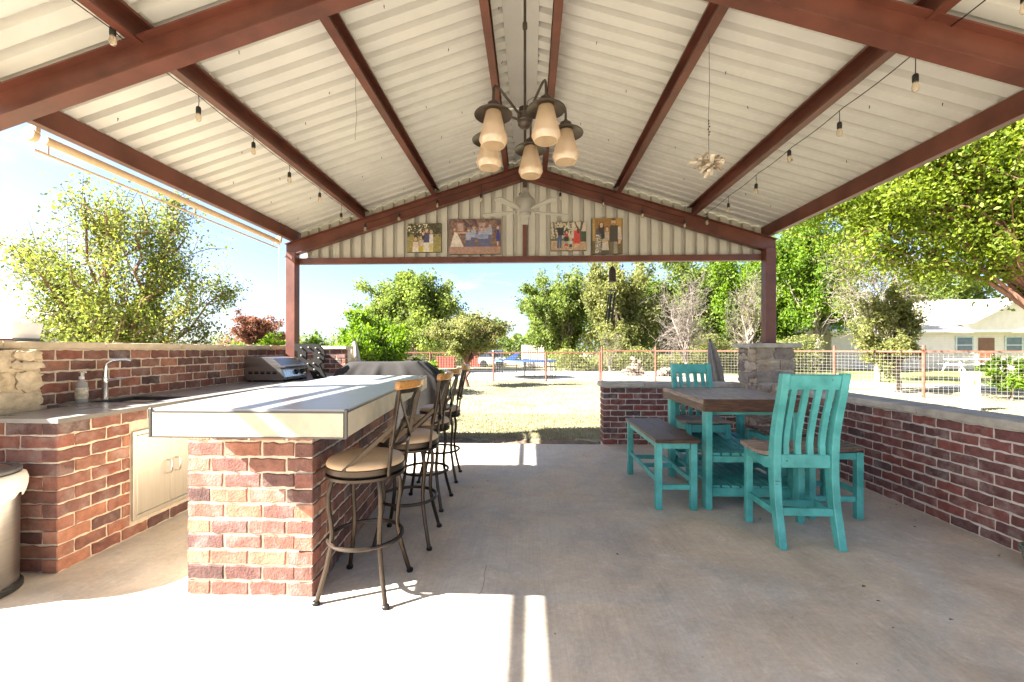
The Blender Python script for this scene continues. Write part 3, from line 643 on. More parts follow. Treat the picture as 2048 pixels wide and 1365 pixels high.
# ------------------------------------------------------------------ bar stools
def make_stool():
    t = empty('bar_stool', cat='stool', group='bar stools along the island')
    MB().lathe([(0, .725), (.10, .724), (.165, .718), (.192, .706), (.20, .692), (.20, .680), (0, .680)], 32).build('seat_cushion', VINYL, t, True, 60)
    mb = MB(); mb.lathe([(.198, .648), (.204, .650), (.204, .676), (.198, .679), (0, .679)], 32); mb.lathe([(.165, .632), (.175, .632), (.175, .647), (.10, .647)], 28); mb.build('seat_ring', BRONZE2, t, True)
    MB().lathe([(.198, .618), (.204, .62), (.204, .634), (.196, .636), (.18, .636), (.18, .62), (.198, .618)], 32).build('swivel_plate', BRONZE2, t, True)
    for k in range(4):
        a = R(45 + 90 * k); c, s = math.cos(a), math.sin(a)
        P = [(.168, .63), (.180, .60), (.196, .54), (.196, .47), (.184, .40), (.178, .33), (.183, .27), (.205, .17), (.235, .07), (.255, .004)]
        leg = MB().tube([(r * c, r * s, z) for r, z in P], .0125, 10).build('leg', BRONZE2, t, True)
        MB().lathe([(.017, 0), (.019, .004), (.019, .016), (.015, .02)], 12, (.256 * c, .256 * s, 0)).build('foot_cap', BLACK, leg, True)
    MB().tube([(.190 * math.cos(2 * math.pi * i / 36), .190 * math.sin(2 * math.pi * i / 36), .285) for i in range(36)], .011, 8, closed=True).build('foot_ring', BRONZE2, t, True)
    # back at +x; the posts lean out and curve
    for sy in (-1, 1):
        MB().bar((.175, sy * .125, .640), (.19, sy * .13, .80), .014, .026, ch=.003).build('back_post', BRONZE2, t)
        mb = MB(); mb.bar((.188, sy * .13, .79), (.245, sy * .165, 1.085), .014, .026, ch=.003); mb.build('back_post', BRONZE2, t)
        MB().bar((.215, sy * .142, .90), (-.03, sy * .198, .675), .008, .022, ch=.002).build('side_brace', BRONZE2, t)
    MB().bar((.196, -.128, .80), (.232, .15, 1.06), .007, .020, ch=.002).build('cross_bar', BRONZE2, t)
    MB().bar((.204, .128, .80), (.240, -.15, 1.06), .007, .020, ch=.002).build('cross_bar', BRONZE2, t)
    n = 12
    def arc(r0, z0, z1, w, amp, half, x0):
        vs = []; fs = []
        for i in range(n + 1):
            u = -1 + 2 * i / n; y = u * half; x = x0 - amp * u * u
            zz = -.010 * u * u * 0
            for dx_, z in ((-w / 2, z0), (w / 2, z0), (w / 2, z1), (-w / 2, z1)): vs.append((x + dx_ + (z - z0) * .15, y, z + zz))
        for i in range(n):
            for j in range(4): fs.append((i * 4 + j, i * 4 + (j + 1) % 4, (i + 1) * 4 + (j + 1) % 4, (i + 1) * 4 + j))
        fs += [(3, 2, 1, 0), tuple(n * 4 + j for j in range(4))]
        mb = MB(); mb.add(vs, fs); return mb
    arc(0, 1.062, 1.082, .014, .045, .172, .285).build('back_rail', BRONZE2, t, True)
    arc(0, .79, .806, .012, .03, .132, .218).build('back_rail', BRONZE2, t, True)
    w = arc(0, 1.083, 1.128, .026, .05, .192, .288).build('wood_rail', OAK, t, True)
    bv = w.modifiers.new('round', 'BEVEL'); bv.width = .008; bv.segments = 2; bv.limit_method = 'ANGLE'
    return t
st = make_stool()
put(st, (-.885, 2.29, 0), R(-3), 'nearest tan-seated metal bar stool at the near corner of the island')
for (x, y, rz, lab) in ((-.83, 2.90, 2, 'second tan-seated metal bar stool from the near corner of the island'), (-.875, 3.56, -2, 'third tan-seated metal bar stool along the brick island'), (-.90, 4.28, 3, 'farthest tan-seated metal bar stool next to the lawn end')):
    put(copy_tree(st), (x, y, 0), R(rz), lab)

# ------------------------------------------------------------------ turquoise dining set
def chips(parent, spots):
    mb = MB()
    for (x, y, z, nx, ny, w, h) in spots: mb.box((x, y, z), (w if nx == 0 else .002, .002 if nx == 0 else w, h))
    mb.build('paint_chip', CHIP, parent)
def make_chair():
    t = empty('dining_chair', cat='chair', group='tall turquoise dining chairs')
    # rear posts: profile in y (back is -y) and z, one curved board each
    ctr = [(-.235, 0), (-.205, .12), (-.168, .28), (-.150, .45), (-.152, .60), (-.165, .72), (-.195, .85), (-.235, .98), (-.272, 1.13)]
    wid = [.058, .062, .07, .076, .074, .066, .060, .056, .052]
    def offs(sg, k): y, z = ctr[k]; return (y + sg * wid[k] / 2, z)
    poly = [offs(1, k) for k in range(9)] + [offs(-1, k) for k in range(8, -1, -1)]
    for sx0 in (-.207, .159): 
        mb = MB(); mb.prism(poly, (.048, 0, 0), (sx0, 0, 0), ((0, 1, 0), (0, 0, 1))); o = mb.build('rear_post', TURQ, t)
        b = o.modifiers.new('soft', 'BEVEL'); b.width = .004; b.segments = 1; b.limit_method = 'ANGLE'
    MB().box((0, -.260, 1.075), (.318, .028, .098), Matrix.Rotation(R(16), 3, 'X'), .004).build('top_rail', TURQ, t)
    MB().box((0, -.163, .548), (.318, .028, .088), ch=.004).build('back_rail', TURQ, t)
    sc = [(-.160, .585), (-.155, .66), (-.168, .74), (-.196, .85), (-.230, .96), (-.252, 1.04)]
    for x in (-.118, -.042, .036, .112):
        mb = MB(); P = [(y + .011, z) for y, z in sc] + [(y - .011, z) for y, z in sc[::-1]]
        mb.prism(P, (.036, 0, 0), (x - .018, 0, 0), ((0, 1, 0), (0, 0, 1))); mb.build('back_slat', TURQ, t)
    for sx in (-1, 1):
        MB().box((sx * .185, .20, .282), (.046, .046, .564), ch=.004).build('front_leg', TURQ, t)
        P = [(.178, .555), (.178, .50), (.05, .485), (-.06, .475), (-.118, .49), (-.118, .565), (0, .545), (.08, .548)]
        MB().prism(P, (.024, 0, 0), (sx * .185 - .012, 0, 0), ((0, 1, 0), (0, 0, 1))).build('side_apron', TURQ, t)
        MB().bar((sx * .185, .178, .205), (sx * .185, -.168, .205), .022, .045, ch=.003).build('side_stretcher', TURQ, t)
    MB().box((0, .205, .52), (.322, .024, .075), ch=.003).build('front_apron', TURQ, t)
    MB().box((0, -.188, .222), (.318, .024, .05), ch=.003).build('rear_stretcher', TURQ, t)
    MB().box((0, .02, .205), (.344, .022, .04), ch=.003).build('middle_stretcher', TURQ, t)
    n = 8
    for i, (xa, xb) in enumerate(((-.225, -.076), (-.074, .074), (.076, .225))):
        vs = []; fs = []
        for k in range(n + 1):
            v = k / n; y = -.125 + .37 * v; z = .582 + .018 * (2 * v - 1) ** 2 - (.004 if i == 1 else 0)
            for x in (xa, xb):
                for dz in (-.024, 0): vs.append((x, y, z + dz))
        for k in range(n):
            a = k * 4
            for q in ((0, 1, 5, 4), (1, 3, 7, 5), (3, 2, 6, 7), (2, 0, 4, 6)): fs.append(tuple(a + j for j in q))
        fs += [(0, 2, 3, 1), (n * 4, n * 4 + 1, n * 4 + 3, n * 4 + 2)]
        mb = MB(); mb.add(vs, fs); mb.build('seat_plank', GREYWOOD, t)
    chips(t, [(-.185, -.1935, .42, 0, 1, .03, .004), (-.19, -.192, .40, 0, 1, .018, .003), (.10, -.2835, 1.09, 0, 1, .006, .006), (-.12, -.1775, .55, 0, 1, .012, .006)])
    return t
ch1 = put(make_chair(), (1.81, 3.075, 0), R(-1), 'near tall turquoise chair with its slatted back to the camera')
ch2 = put(copy_tree(ch1), (1.72, 4.43, 0), R(180), 'far turquoise chair pushed under the table by the back wall')
tb = empty('dining_table', (0, 0, 0), label='tall square table with thick brown plank top and turquoise frame', cat='table')
tx0, tx1, ty0, ty1 = 1.37, 2.17, 3.44, 4.52
for i in range(6):
    a = tx0 + (tx1 - tx0) * i / 6 + .0012; b = tx0 + (tx1 - tx0) * (i + 1) / 6 - .0012
    MB().box(((a + b) / 2, (ty0 + ty1) / 2, .868), (b - a, ty1 - ty0 - .05, .042), ch=.003).build('top_plank', M('table_top_plank', (.21, .145, .11), .45, .45, 4, .25, 60, stretch=(16, 1.6, 16), col2=(.36, .28, .23), objrand=.15), tb)
for y in (ty0 + .012, ty1 - .012): MB().box(((tx0 + tx1) / 2, y, .8405), (tx1 - tx0 + .002, .025, .097), ch=.004).build('edge_board', BROWNX, tb)
for x in (tx0 + .0115, tx1 - .0115): MB().box((x, (ty0 + ty1) / 2, .818), (.022, ty1 - ty0 - .05, .056), ch=.003).build('edge_board', BROWN, tb)
for x in (1.43, 2.11):
    for y in (3.535, 4.41): MB().box((x, y, .403), (.052, .088, .806), ch=.005).build('leg', TURQ, tb)
for y in (3.535, 4.41):
    MB().box((1.77, y, .40), (.626, .03, .05), ch=.003).build('shelf_rail', TURQ, tb)
    MB().box((1.77, y, .135), (.626, .03, .07), ch=.003).build('shelf_rail', TURQ, tb)
    MB().box((1.77, y + (.05 if y < 4 else -.05), .775), (.62, .022, .05), ch=.003).build('apron', TURQ, tb)
def saddle(x0, x1, y0, y1, n, z, dip, mat, parent, name, along='y', th=.022):
    k = 8
    for i in range(n):
        a = x0 + (x1 - x0) * (i + .12) / n; b = x0 + (x1 - x0) * (i + .88) / n; vs = []; fs = []
        for j in range(k + 1):
            v = j / k; y = y0 + (y1 - y0) * v; zz = z + dip * (2 * v - 1) ** 2
            for x in (a, b):
                for dz in (-th, 0): vs.append((x, y, zz + dz) if along == 'y' else (y, x, zz + dz))
        for j in range(k):
            q0 = j * 4
            for q in ((0, 1, 5, 4), (1, 3, 7, 5), (3, 2, 6, 7), (2, 0, 4, 6)): fs.append(tuple(q0 + w for w in q))
        fs += [(0, 2, 3, 1), (k * 4, k * 4 + 1, k * 4 + 3, k * 4 + 2)]
        mb = MB(); mb.add(vs, fs); mb.build(name, mat, parent)
saddle(1.46, 2.08, 3.53, 4.42, 8, .415, .035, TURQ, tb, 'shelf_slat')
saddle(1.46, 2.08, 3.53, 4.42, 8, .187, .0, TURQ, tb, 'lower_slat', th=.016)
# plank bench on the left of the table
bn = empty('bench', label='backless turquoise bench with dark brown plank seat left of the table', cat='bench')
for a, b in ((.992, 1.166), (1.168, 1.342)): MB().box(((a + b) / 2, 3.985, .556), (b - a, 1.07, .028), ch=.003).build('seat_plank', BROWN, bn)
for y in (3.449, 4.521): MB().box((1.167, y, .556), (.35, .024, .0285), ch=.003).build('seat_end', BROWNX, bn)
for x in (1.03, 1.305):
    for y in (3.50, 4.47): MB().box((x, y, .269), (.052, .052, .538), ch=.004).build('leg', TURQ, bn)
    MB().box((x, 3.985, .512), (.026, .914, .05), ch=.003).build('apron', TURQ, bn)
    MB().box((x, 3.985, .225), (.024, .914, .04), ch=.003).build('stretcher', TURQ, bn)
for y in (3.50, 4.47):
    MB().box((1.1675, y, .512), (.221, .026, .05), ch=.003).build('apron', TURQ, bn); MB().box((1.1675, y, .18), (.221, .024, .04), ch=.003).build('stretcher', TURQ, bn)
MB().box((1.1675, 3.985, .225), (.249, .024, .038), ch=.003).build('stretcher', TURQ, bn)
# two slatted stools on the right of the table
def make_low():
    t = empty('slatted_stool', cat='stool', group='slatted stools right of the table')
    saddle(-.22, .22, -.20, .20, 6, .532, .018, BROWN, t, 'seat_slat', along='x', th=.024)
    for x in (-.175, .175):
        for y in (-.185, .185): MB().box((x, y, .252), (.05, .05, .504), ch=.004).build('leg', TURQ, t)
        MB().box((x, 0, .475), (.024, .318, .05), ch=.003).build('apron', TURQ, t); MB().box((x, 0, .20), (.022, .318, .04), ch=.003).build('stretcher', TURQ, t)
    for y in (-.185, .185):
        MB().box((0, y, .475), (.298, .024, .05), ch=.003).build('apron', TURQ, t); MB().box((0, y, .15), (.298, .022, .04), ch=.003).build('stretcher', TURQ, t)
    return t
s1 = put(make_low(), (2.31, 3.55, 0), 0, 'near slatted turquoise stool between the tall chair and the right brick wall')
s2 = put(copy_tree(s1), (2.31, 4.10, 0), 0, 'far slatted turquoise stool beside the stone pillar')
# ------------------------------------------------------------------ things on and around the counter
tr = empty('trash_can', (-2.905, 2.10, 0), label='round steel trash can with white liner at the counter corner', cat='trash can')
MB().lathe([(.178, .03), (.18, .035), (.185, .60), (.183, .605)], 40).build('can_body', STEEL, tr, True)
MB().lathe([(.188, 0), (.196, .006), (.196, .028), (.188, .036), (.1, .036)], 40).build('base_ring', DARK, tr, True)
mb = MB(); n = 60; vs = []; fs = []
prof = [(.19, .625), (.206, .615), (.214, .58), (.212, .54), (.205, .50), (.196, .47)]
for j, (r0, z0) in enumerate(prof):
    for i in range(n):
        a = 2 * math.pi * i / n; wv = math.sin(a * 9 + j * .8) * .5 + math.sin(a * 17 + 1 + j) * .35 + rng.gauss(0, .25)
        f = j / 5; vs.append(((r0 + wv * .007 * f) * math.cos(a), (r0 + wv * .007 * f) * math.sin(a), z0 + (wv * .018 + .035 * math.sin(a * 2 + .6)) * f * f))
for j in range(5):
    for i in range(n): fs.append((j * n + i, j * n + (i + 1) % n, (j + 1) * n + (i + 1) % n, (j + 1) * n + i))
mb.add(vs, fs); mb.build('liner', M('white_liner', (.74, .70, .64), .5, .08, 12, .4, 40), tr, True, 60)
MB().lathe([(.155, .632), (.186, .628), (.192, .634), (.192, .646), (.184, .652), (.158, .65), (.155, .632)], 40).build('rim_ring', M('dark_grey_plastic', (.10, .10, .10), .4), tr, True)
MB().lathe([(0, .668), (.08, .664), (.14, .655), (.156, .644)], 40).build('swing_lid', STEEL, tr, True)
# griddle
gd = empty('griddle', (-3.235, 5.36, .888), label='stainless tabletop griddle with two knobs on the sink counter', cat='griddle')
MB().prism([(-.235, .02), (.235, .02), (.255, .06), (.215, .17), (-.235, .17)], (0, .54, 0), (0, -.27, 0)).build('body', STEEL, gd)
hd = MB().prism([(-.235, .172), (.232, .172), (.235, .19), (.12, .285), (-.10, .305), (-.235, .30)], (0, .54, 0), (0, -.27, 0)).build('hood', STEEL, gd)
MB().prism([(.195, .176), (.275, .176), (.28, .186), (.27, .196), (.195, .196)], (0, .56, 0), (0, -.28, 0)).build('front_lip', STEEL, gd)
pn = MB().prism([(.2422, .03), (.262, .058), (.224, .162), (.219, .16)], (0, .49, 0), (0, -.245, 0)).build('control_panel', M('panel_steel', (.66, .67, .69), .25, .04, metal=.9), gd)
rt = Matrix.Rotation(R(70), 3, 'Y')
for y in (.02, .16):
    mb = MB(); mb.lathe([(.036, 0), (.036, .006), (.027, .008), (.024, .034), (0, .036)], 18, (.243, y, .108), rt); mb.build('knob', BLACK, pn, True)
mb = MB()
for i in range(5): mb.box((-.16 + i * .075, -.272, .105), (.05, .004, .022), ch=.001); mb.box((-.16 + i * .075, -.272, .125), (.05, .004, .006))
mb.build('vent_slots', BLACK, gd)
for x in (-.2, .2):
    for y in (-.24, .24): MB().lathe([(.018, 0), (.02, .004), (.02, .021)], 12, (x, y, 0)).build('foot', BLACK, gd, True)
# letter R with bulbs
lr = empty('marquee_letter', (-2.985, 5.70, .888), R(8), label='large dark metal marquee letter R with small bulbs behind the griddle', cat='letter sign')
lr.rotation_euler = (R(-5), 0, R(4)); lr.scale = (.98, 1, .87)
RO = [(0, 0), (.16, 0), (.16, .17), (.20, .17), (.27, 0), (.45, 0), (.345, .215), (.40, .275), (.42, .36), (.40, .45), (.33, .53), (.26, .545), (0, .545), (0, .44), (.05, .42), (.05, .12), (0, .10)]
RI = [(.16, .29), (.24, .29), (.265, .32), (.265, .38), (.24, .41), (.16, .41)]
# two halves so that the counter of the letter stays open
def ringprism(mb, outer, inner, d):
    import bmesh
    from mathutils.geometry import tessellate_polygon
    tri = tessellate_polygon([[Vector((x, z, 0)) for x, z in outer], [Vector((x, z, 0)) for x, z in inner]])
    P = outer + inner; n = len(P); vs = [(x, 0, z) for x, z in P] + [(x, d, z) for x, z in P]
    fs = [tuple(t) for t in tri] + [tuple(i + n for i in t[::-1]) for t in tri]
    for a, m in ((0, len(outer)), (len(outer), len(inner))):
        for i in range(m): j = (i + 1) % m; fs.append((a + i, a + j, n + a + j, n + a + i))
    mb.add(vs, fs)
mb = MB(); ringprism(mb, [(x - .22, z) for x, z in RO], [(x - .22, z) for x, z in RI], .05); mb.build('letter_body', M('rusty_dark_sheet', (.009, .0075, .007), .9, .35, 9, .1, 80), lr)
for x, z in ((.10, .05), (.105, .15), (.105, .25), (.105, .36), (.10, .48), (.20, .485), (.30, .475), (.35, .40), (.345, .32), (.28, .235), (.29, .14), (.34, .05), (.20, .23)):
    mb = MB(); mb.lathe([(.008, 0), (.012, .008), (.011, .018), (.006, .024), (0, .026)], 10, (x - .22, -.001, z), Matrix.Rotation(R(90), 3, 'X')); mb.build('bulb', M('letter_bulb', (.40, .37, .32), .25), lr, True)
# grill under a cover, beyond the end of the island
gc = empty('covered_grill', (-2.05, 6.15, 0), label='barbecue grill under a draped charcoal cloth cover', cat='grill')
nx, ny = 64, 40; vs = []; fs = []
def lerp(a, b, t): return a + (b - a) * t
ring = 96; levels = [(.0, 1.115, .40, .12), (.02, 1.12, .51, .20), (.05, 1.105, .55, .24), (.15, 1.03, .62, .28), (.3, .95, .72, .33), (.5, .8, .79, .36), (.75, .5, .80, .37), (1, .14, .80, .38)]
for k, (t, z, ax, ay) in enumerate(levels):
    for i in range(ring):
        a = 2 * math.pi * i / ring; c, s = math.cos(a), math.sin(a); p = 5 if k < 5 else 6
        rr = (abs(c) ** p + abs(s) ** p) ** (-1 / p)
        fold = (math.sin(a * 11 + k * .4) + .7 * math.sin(a * 23 + 1.3 + k * .3) + .4 * math.sin(a * 37)) * .016 * min(1, t * 3)
        x = rr * c * (ax + fold); y = rr * s * (ay + fold)
        sag = -.02 * (1 - (x / ax) ** 2) if k < 3 else 0
        vs.append((x, y, z + sag + (fold * .4 if k > 1 else 0)))
for k in range(len(levels) - 1):
    for i in range(ring): fs.append((k * ring + i, k * ring + (i + 1) % ring, (k + 1) * ring + (i + 1) % ring, (k + 1) * ring + i))
fs.append(tuple(range(ring)))
mb = MB(); mb.add(vs, fs); o = mb.build('cloth_cover', CLOTH, gc, True, 70); ss = o.modifiers.new('smooth', 'SUBSURF'); ss.levels = 1; ss.render_levels = 1
mb = MB(); mb.box((0, 0, .5), (1.2, .5, .7), ch=.02); mb.build('grill_body', BLACK, gc)
for x in (-.5, .5):
    for y in (-.2, .2): MB().lathe([(.0, -.03), (.06, -.03), (.06, .03), (0, .03)], 16, (x, y, -.01), Matrix.Rotation(R(90), 3, 'X')).build('wheel', DARK, gc, True)
# closed patio umbrellas leaning outside
def closed_umbrella(name, loc, tilt, mat, lab):
    t = empty(name, loc, 0, lab, 'umbrella'); t.rotation_euler = tilt
    n = 24; prof = [(.02, .62), (.05, .66), (.075, .9), (.078, 1.1), (.06, 1.3), (.03, 1.46), (.012, 1.5)]; vs = []; fs = []
    for r0, z in prof:
        for i in range(n): a = 2 * math.pi * i / n; r1 = r0 * (1 + .28 * math.cos(a * 6)); vs.append((r1 * math.cos(a), r1 * math.sin(a), z))
    for k in range(len(prof) - 1):
        for i in range(n): fs.append((k * n + i, k * n + (i + 1) % n, (k + 1) * n + (i + 1) % n, (k + 1) * n + i))
    mb = MB(); mb.add(vs, fs); mb.build('folded_canopy', mat, t, True, 60)
    MB().tube([(0, 0, 0), (0, 0, 1.53)], .018, 10).build('pole', BRONZE, t, True); return t
GREYC = M('grey_canopy', (.20, .19, .185), .7, .1, 20)
closed_umbrella('closed_umbrella', (2.90, 6.36, -.065), (0, R(-11), 0), GREYC, 'closed grey umbrella leaning behind the low back wall')
closed_umbrella('closed_umbrella', (-3.0, 7.42, -.065), (0, R(-3), 0), M('beige_canopy', (.55, .50, .42), .6, .1, 20), 'closed pale umbrella standing past the end of the sink wall')
# white planter on the wall cap
pt = empty('planter', (-3.55, 2.83, 1.338), label='square white planter box on the sandstone wall cap', cat='planter')
mb = MB(); vs = [(-.07, -.08, .022), (.07, -.08, .022), (.07, .08, .022), (-.07, .08, .022), (-.085, -.095, .13), (.085, -.095, .13), (.085, .095, .13), (-.085, .095, .13), (-.075, -.085, .13), (.075, -.085, .13), (.075, .085, .13), (-.075, .085, .13), (-.07, -.08, .09), (.07, -.08, .09), (.07, .08, .09), (-.07, .08, .09)]
mb.add(vs, [(3, 2, 1, 0), (0, 1, 5, 4), (1, 2, 6, 5), (2, 3, 7, 6), (3, 0, 4, 7), (4, 5, 9, 8), (5, 6, 10, 9), (6, 7, 11, 10), (7, 4, 8, 11), (8, 9, 13, 12), (9, 10, 14, 13), (10, 11, 15, 14), (11, 8, 12, 15), (12, 13, 14, 15)]); mb.build('pot', M('white_planter', (.70, .70, .70), .6, .08, 8, .2, 40), pt)
MB().box((0, 0, .011), (.15, .17, .022), ch=.004).build('saucer', M('grey_saucer', (.18, .2, .22), .6), pt)
# glazed pot at the right edge
gp_ = empty('glazed_pot', (2.945, 2.575, 0), label='small teal glazed plant pot against the right brick wall', cat='pot')
MB().lathe([(.0, 0), (.06, 0), (.075, .01), (.10, .10), (.108, .12), (.112, .13), (.108, .14), (.095, .14), (.09, .12), (0, .11)], 28).build('pot', M('teal_glaze', (.10, .20, .18), .2, .4, 8, coat=.5, col2=(.25, .16, .09)), gp_, True)
# ------------------------------------------------------------------ hanging things
cl = empty('chandelier', (-.03, 2.55, 0), label='five-light bronze chandelier with frosted glass shades', cat='chandelier')
MB().tube([(0, 0, 2.66), (0, 0, 3.30), (0, 0, 3.86)], .0085, 10).build('rod', BRONZE, cl, True)
MB().lathe([(.013, 3.18), (.015, 3.185), (.015, 3.215), (.013, 3.22)], 12).build('rod_coupler', BRONZE, cl, True)
MB().lathe([(0, 2.590), (.016, 2.592), (.03, 2.60), (.042, 2.615), (.042, 2.632), (.046, 2.636), (.046, 2.672), (.04, 2.678), (.02, 2.684), (.0, 2.69)], 24).build('hub', BRONZE, cl, True)
for k in range(5):
    a = R(-62 + 72 * k); c, s = math.cos(a), math.sin(a)
    MB().tube([(r * c, r * s, z) for r, z in ((.04, 2.655), (.12, 2.70), (.19, 2.738), (.215, 2.748), (.235, 2.745), (.246, 2.728), (.248, 2.69), (.248, 2.655))], .0075, 8).build('arm', BRONZE, cl, True)
    fx_ = empty('light', (0, 0, 0)); fx_.parent = cl
    p = (.248 * c, .248 * s, 0)
    MB().lathe([(.012, 2.66), (.012, 2.645), (.033, 2.642), (.036, 2.636), (.036, 2.618), (.03, 2.612), (.03, 2.60), (0, 2.60)], 20, p).build('socket_cup', BRONZE, fx_, True)
    MB().lathe([(.03, 2.608), (.055, 2.605), (.098, 2.588), (.106, 2.579), (.105, 2.576), (.096, 2.582), (.055, 2.598), (.03, 2.60)], 32, p).build('metal_plate', BRONZE, fx_, True)
    MB().lathe([(.042, 2.594), (.047, 2.57), (.058, 2.525), (.069, 2.48), (.078, 2.447), (.079, 2.438), (.064, 2.408), (.0625, 2.408), (.0765, 2.438), (.0755, 2.447), (.066, 2.48), (.055, 2.525), (.044, 2.57), (.039, 2.594)], 36, p).build('glass_shade', SHADEG, fx_, True, 50)
    MB().lathe([(0, 2.44), (.018, 2.447), (.025, 2.466), (.02, 2.492), (.012, 2.515), (.012, 2.55), (0, 2.552)], 16, p).build('bulb', M('bulb_frost', (.82, .78, .70), .2), fx_, True)
fn = empty('ceiling_fan', (-.05, 4.3, 0), label='cream ceiling fan on a long downrod in front of the gable', cat='fan')
MB().tube([(0, 0, 2.86), (0, 0, 3.66)], .014, 10).build('downrod', BRONZE, fn, True)
MB().lathe([(.02, 3.56), (.045, 3.60), (.062, 3.66), (.062, 3.69), (0, 3.70)], 24).build('canopy', BRONZE, fn, True)
FANM = M('cream_fan', (.25, .23, .20), .4, .05)
MB().lathe([(0, 2.612), (.05, 2.615), (.062, 2.63), (.06, 2.65), (.085, 2.665), (.098, 2.69), (.105, 2.71), (.105, 2.755), (.098, 2.775), (.075, 2.80), (.05, 2.83), (.034, 2.86), (.03, 2.89), (0, 2.90)], 32).build('motor_housing', FANM, fn, True)
for k in range(5):
    a = R(20 + 72 * k); rot = Matrix.Rotation(a, 3, 'Z') @ Matrix.Rotation(R(4), 3, 'X')
    mb = MB(); P = [(.10, -.016), (.16, -.026), (.22, -.038), (.43, -.045), (.45, -.036), (.455, 0), (.45, .036), (.43, .045), (.22, .038), (.16, .026), (.10, .016)]
    mb.prism(P, rot @ Vector((0, 0, .007)), (0, 0, 2.662), (rot @ Vector((1, 0, 0)), rot @ Vector((0, 1, 0)))); mb.build('blade', FANM, fn)
cb = MB().tube([(XC - .34, 4.3, 3.69), (XC + .34, 4.3, 3.69)], .017, 10).build('conduit', M('galvanised', (.5, .49, .47), .35, metal=.8), None, True); tag(cb, 'grey conduit bar spanning the two ridge purlins above the fan', 'conduit')
cb2 = MB().tube([(XC + .04, 4.3, 3.715), (XC + .05, 4.3, 3.77), (XC + .10, 4.3, 3.80), (XC + .18, 4.3, 3.79), (XC + .25, 4.3, 3.74), (XC + .27, 4.3, 3.712)], .006, 6).build('cable_loop', M('grey_cable', (.20, .18, .16), .6), None, True); tag(cb2, 'thin looped power cable rising from the conduit bar', 'cable')
# wind chime
wc = empty('wind_chime', (1.10, 5.80, 0), label='wind chime with bronze bell top and black tubes under the tie beam', cat='wind chime')
MB().tube([(0, 0, 2.465), (0, 0, 2.40)], .003, 5).build('hook', BLACK, wc)
MB().lathe([(.0, 2.40), (.012, 2.395), (.02, 2.38), (.042, 2.345), (.048, 2.31), (.048, 2.20), (.052, 2.19), (.054, 2.18), (.045, 2.18), (0, 2.19)], 20).build('bell_top', BRONZE, wc, True)
MB().lathe([(0, 2.07), (.05, 2.072), (.05, 2.06), (0, 2.058)], 20).build('disc', BLACK, wc, True)
mb = MB()
for k in range(3): a = R(30 + 120 * k); mb.tube([(.04 * math.cos(a), .04 * math.sin(a), 2.18), (.045 * math.cos(a), .045 * math.sin(a), 2.07)], .0015, 4)
mb.build('cords', BLACK, wc)
for k in range(5):
    a = R(15 + 72 * k); x, y = .042 * math.cos(a), .042 * math.sin(a)
    MB().tube([(x, y, 2.03), (x - .045, y, 1.62 + .04 * (k % 3))], .0085, 8).build('tube', BLACK, wc, True)
# string ornament and shells
so = empty('shell_mobile', (1.18, 2.89, 0), label='hanging mobile of bleached sticks and shells on a thin string', cat='mobile')
MB().tube([(0, 0, 3.37), (.004, .0, 3.0), (-.004, 0, 2.80), (0, 0, 2.56)], .0015, 4).build('string', BLACK, so)
rr = random.Random(3)
for k in range(6): MB().lathe([(0, -.008), (.006, 0), (0, .008)], 6, (rr.gauss(0, .004), 0, 2.70 + k * .018)).build('bead', BRONZE, so)
SH = M('bleached_shell', (.50, .43, .33), .6, .35, 14)
SH2 = M('driftwood', (.28, .20, .13), .8, .3, 14)
for k in range(34):
    th = rr.uniform(0, 2 * math.pi); el = rr.uniform(-.9, .8); r1 = rr.uniform(.03, .07); r2 = r1 + rr.uniform(.03, .065)
    d = Vector((math.cos(th) * math.cos(el), math.sin(th) * math.cos(el), math.sin(el) * .7)); c = Vector((-.01 + rr.choice((-.05, .02, .03)), 0, 2.52 + rr.choice((-.03, 0, .01))))
    MB().bar(c + d * r1 * .4, c + d * r2, rr.uniform(.016, .028), rr.uniform(.008, .016), ch=.003).build('stick', rr.choice((SH, SH2, SH)), so)
ls = MB().tube([(-1.315, 3.19, 3.375), (-1.313, 3.19, 3.16), (-1.304, 3.19, 3.05), (-1.318, 3.19, 2.90), (-1.315, 3.19, 2.86)], .0013, 4).build('hanging_string', BLACK); tag(ls, 'thin loose wire dangling from the left middle purlin', 'string')
# string lights
def bulb_at(parent, x, y, z, zc, sc=1.0):
    """z = centre of the bulb, zc = height of the cable above it"""
    b = empty('light_bulb', (x, y, z)); b.parent = parent
    MB().tube([(0, 0, zc - z), (.003, .002, (zc - z) * .6 + .02), (0, 0, .052)], .0025, 5).build('drop_cord', BLACK, b)
    MB().lathe([(.006, .062), (.0135, .056), (.016, .046), (.016, .015), (.0145, .010), (0, .010)], 12).build('socket', DARK, b, True)
    MB().lathe([(.011, .012), (.0145, .002), (.0185, -.018), (.018, -.030), (.012, -.042), (0, -.046)], 14).build('glass', BULB, b, True)
    MB().tube([(-.004, 0, .01), (-.005, 0, -.02), (0, 0, -.026), (.005, 0, -.02), (.004, 0, .01)], .0012, 4).build('filament', M('filament', (.6, .35, .1), .4, metal=.6), b)
def light_string(label, pts, bulbs, grp='strings of patio lights'):
    t = empty('string_lights', label=label, cat='string lights', group=grp)
    P = []
    for a, b in zip(pts, pts[1:]):
        a, b = Vector(a), Vector(b)
        for i in range(6):
            u = i / 6; q = a.lerp(b, u); q.z -= .012 * math.sin(math.pi * u); P.append(q)
    P.append(Vector(pts[-1])); MB().tube(P, .0032, 5).build('cable', BLACK, t)
    for x, y, z, zc in bulbs: bulb_at(t, x, y, z, zc)
zl = rz_(-2.29) - .004
xL = XC - 2.24 - .012
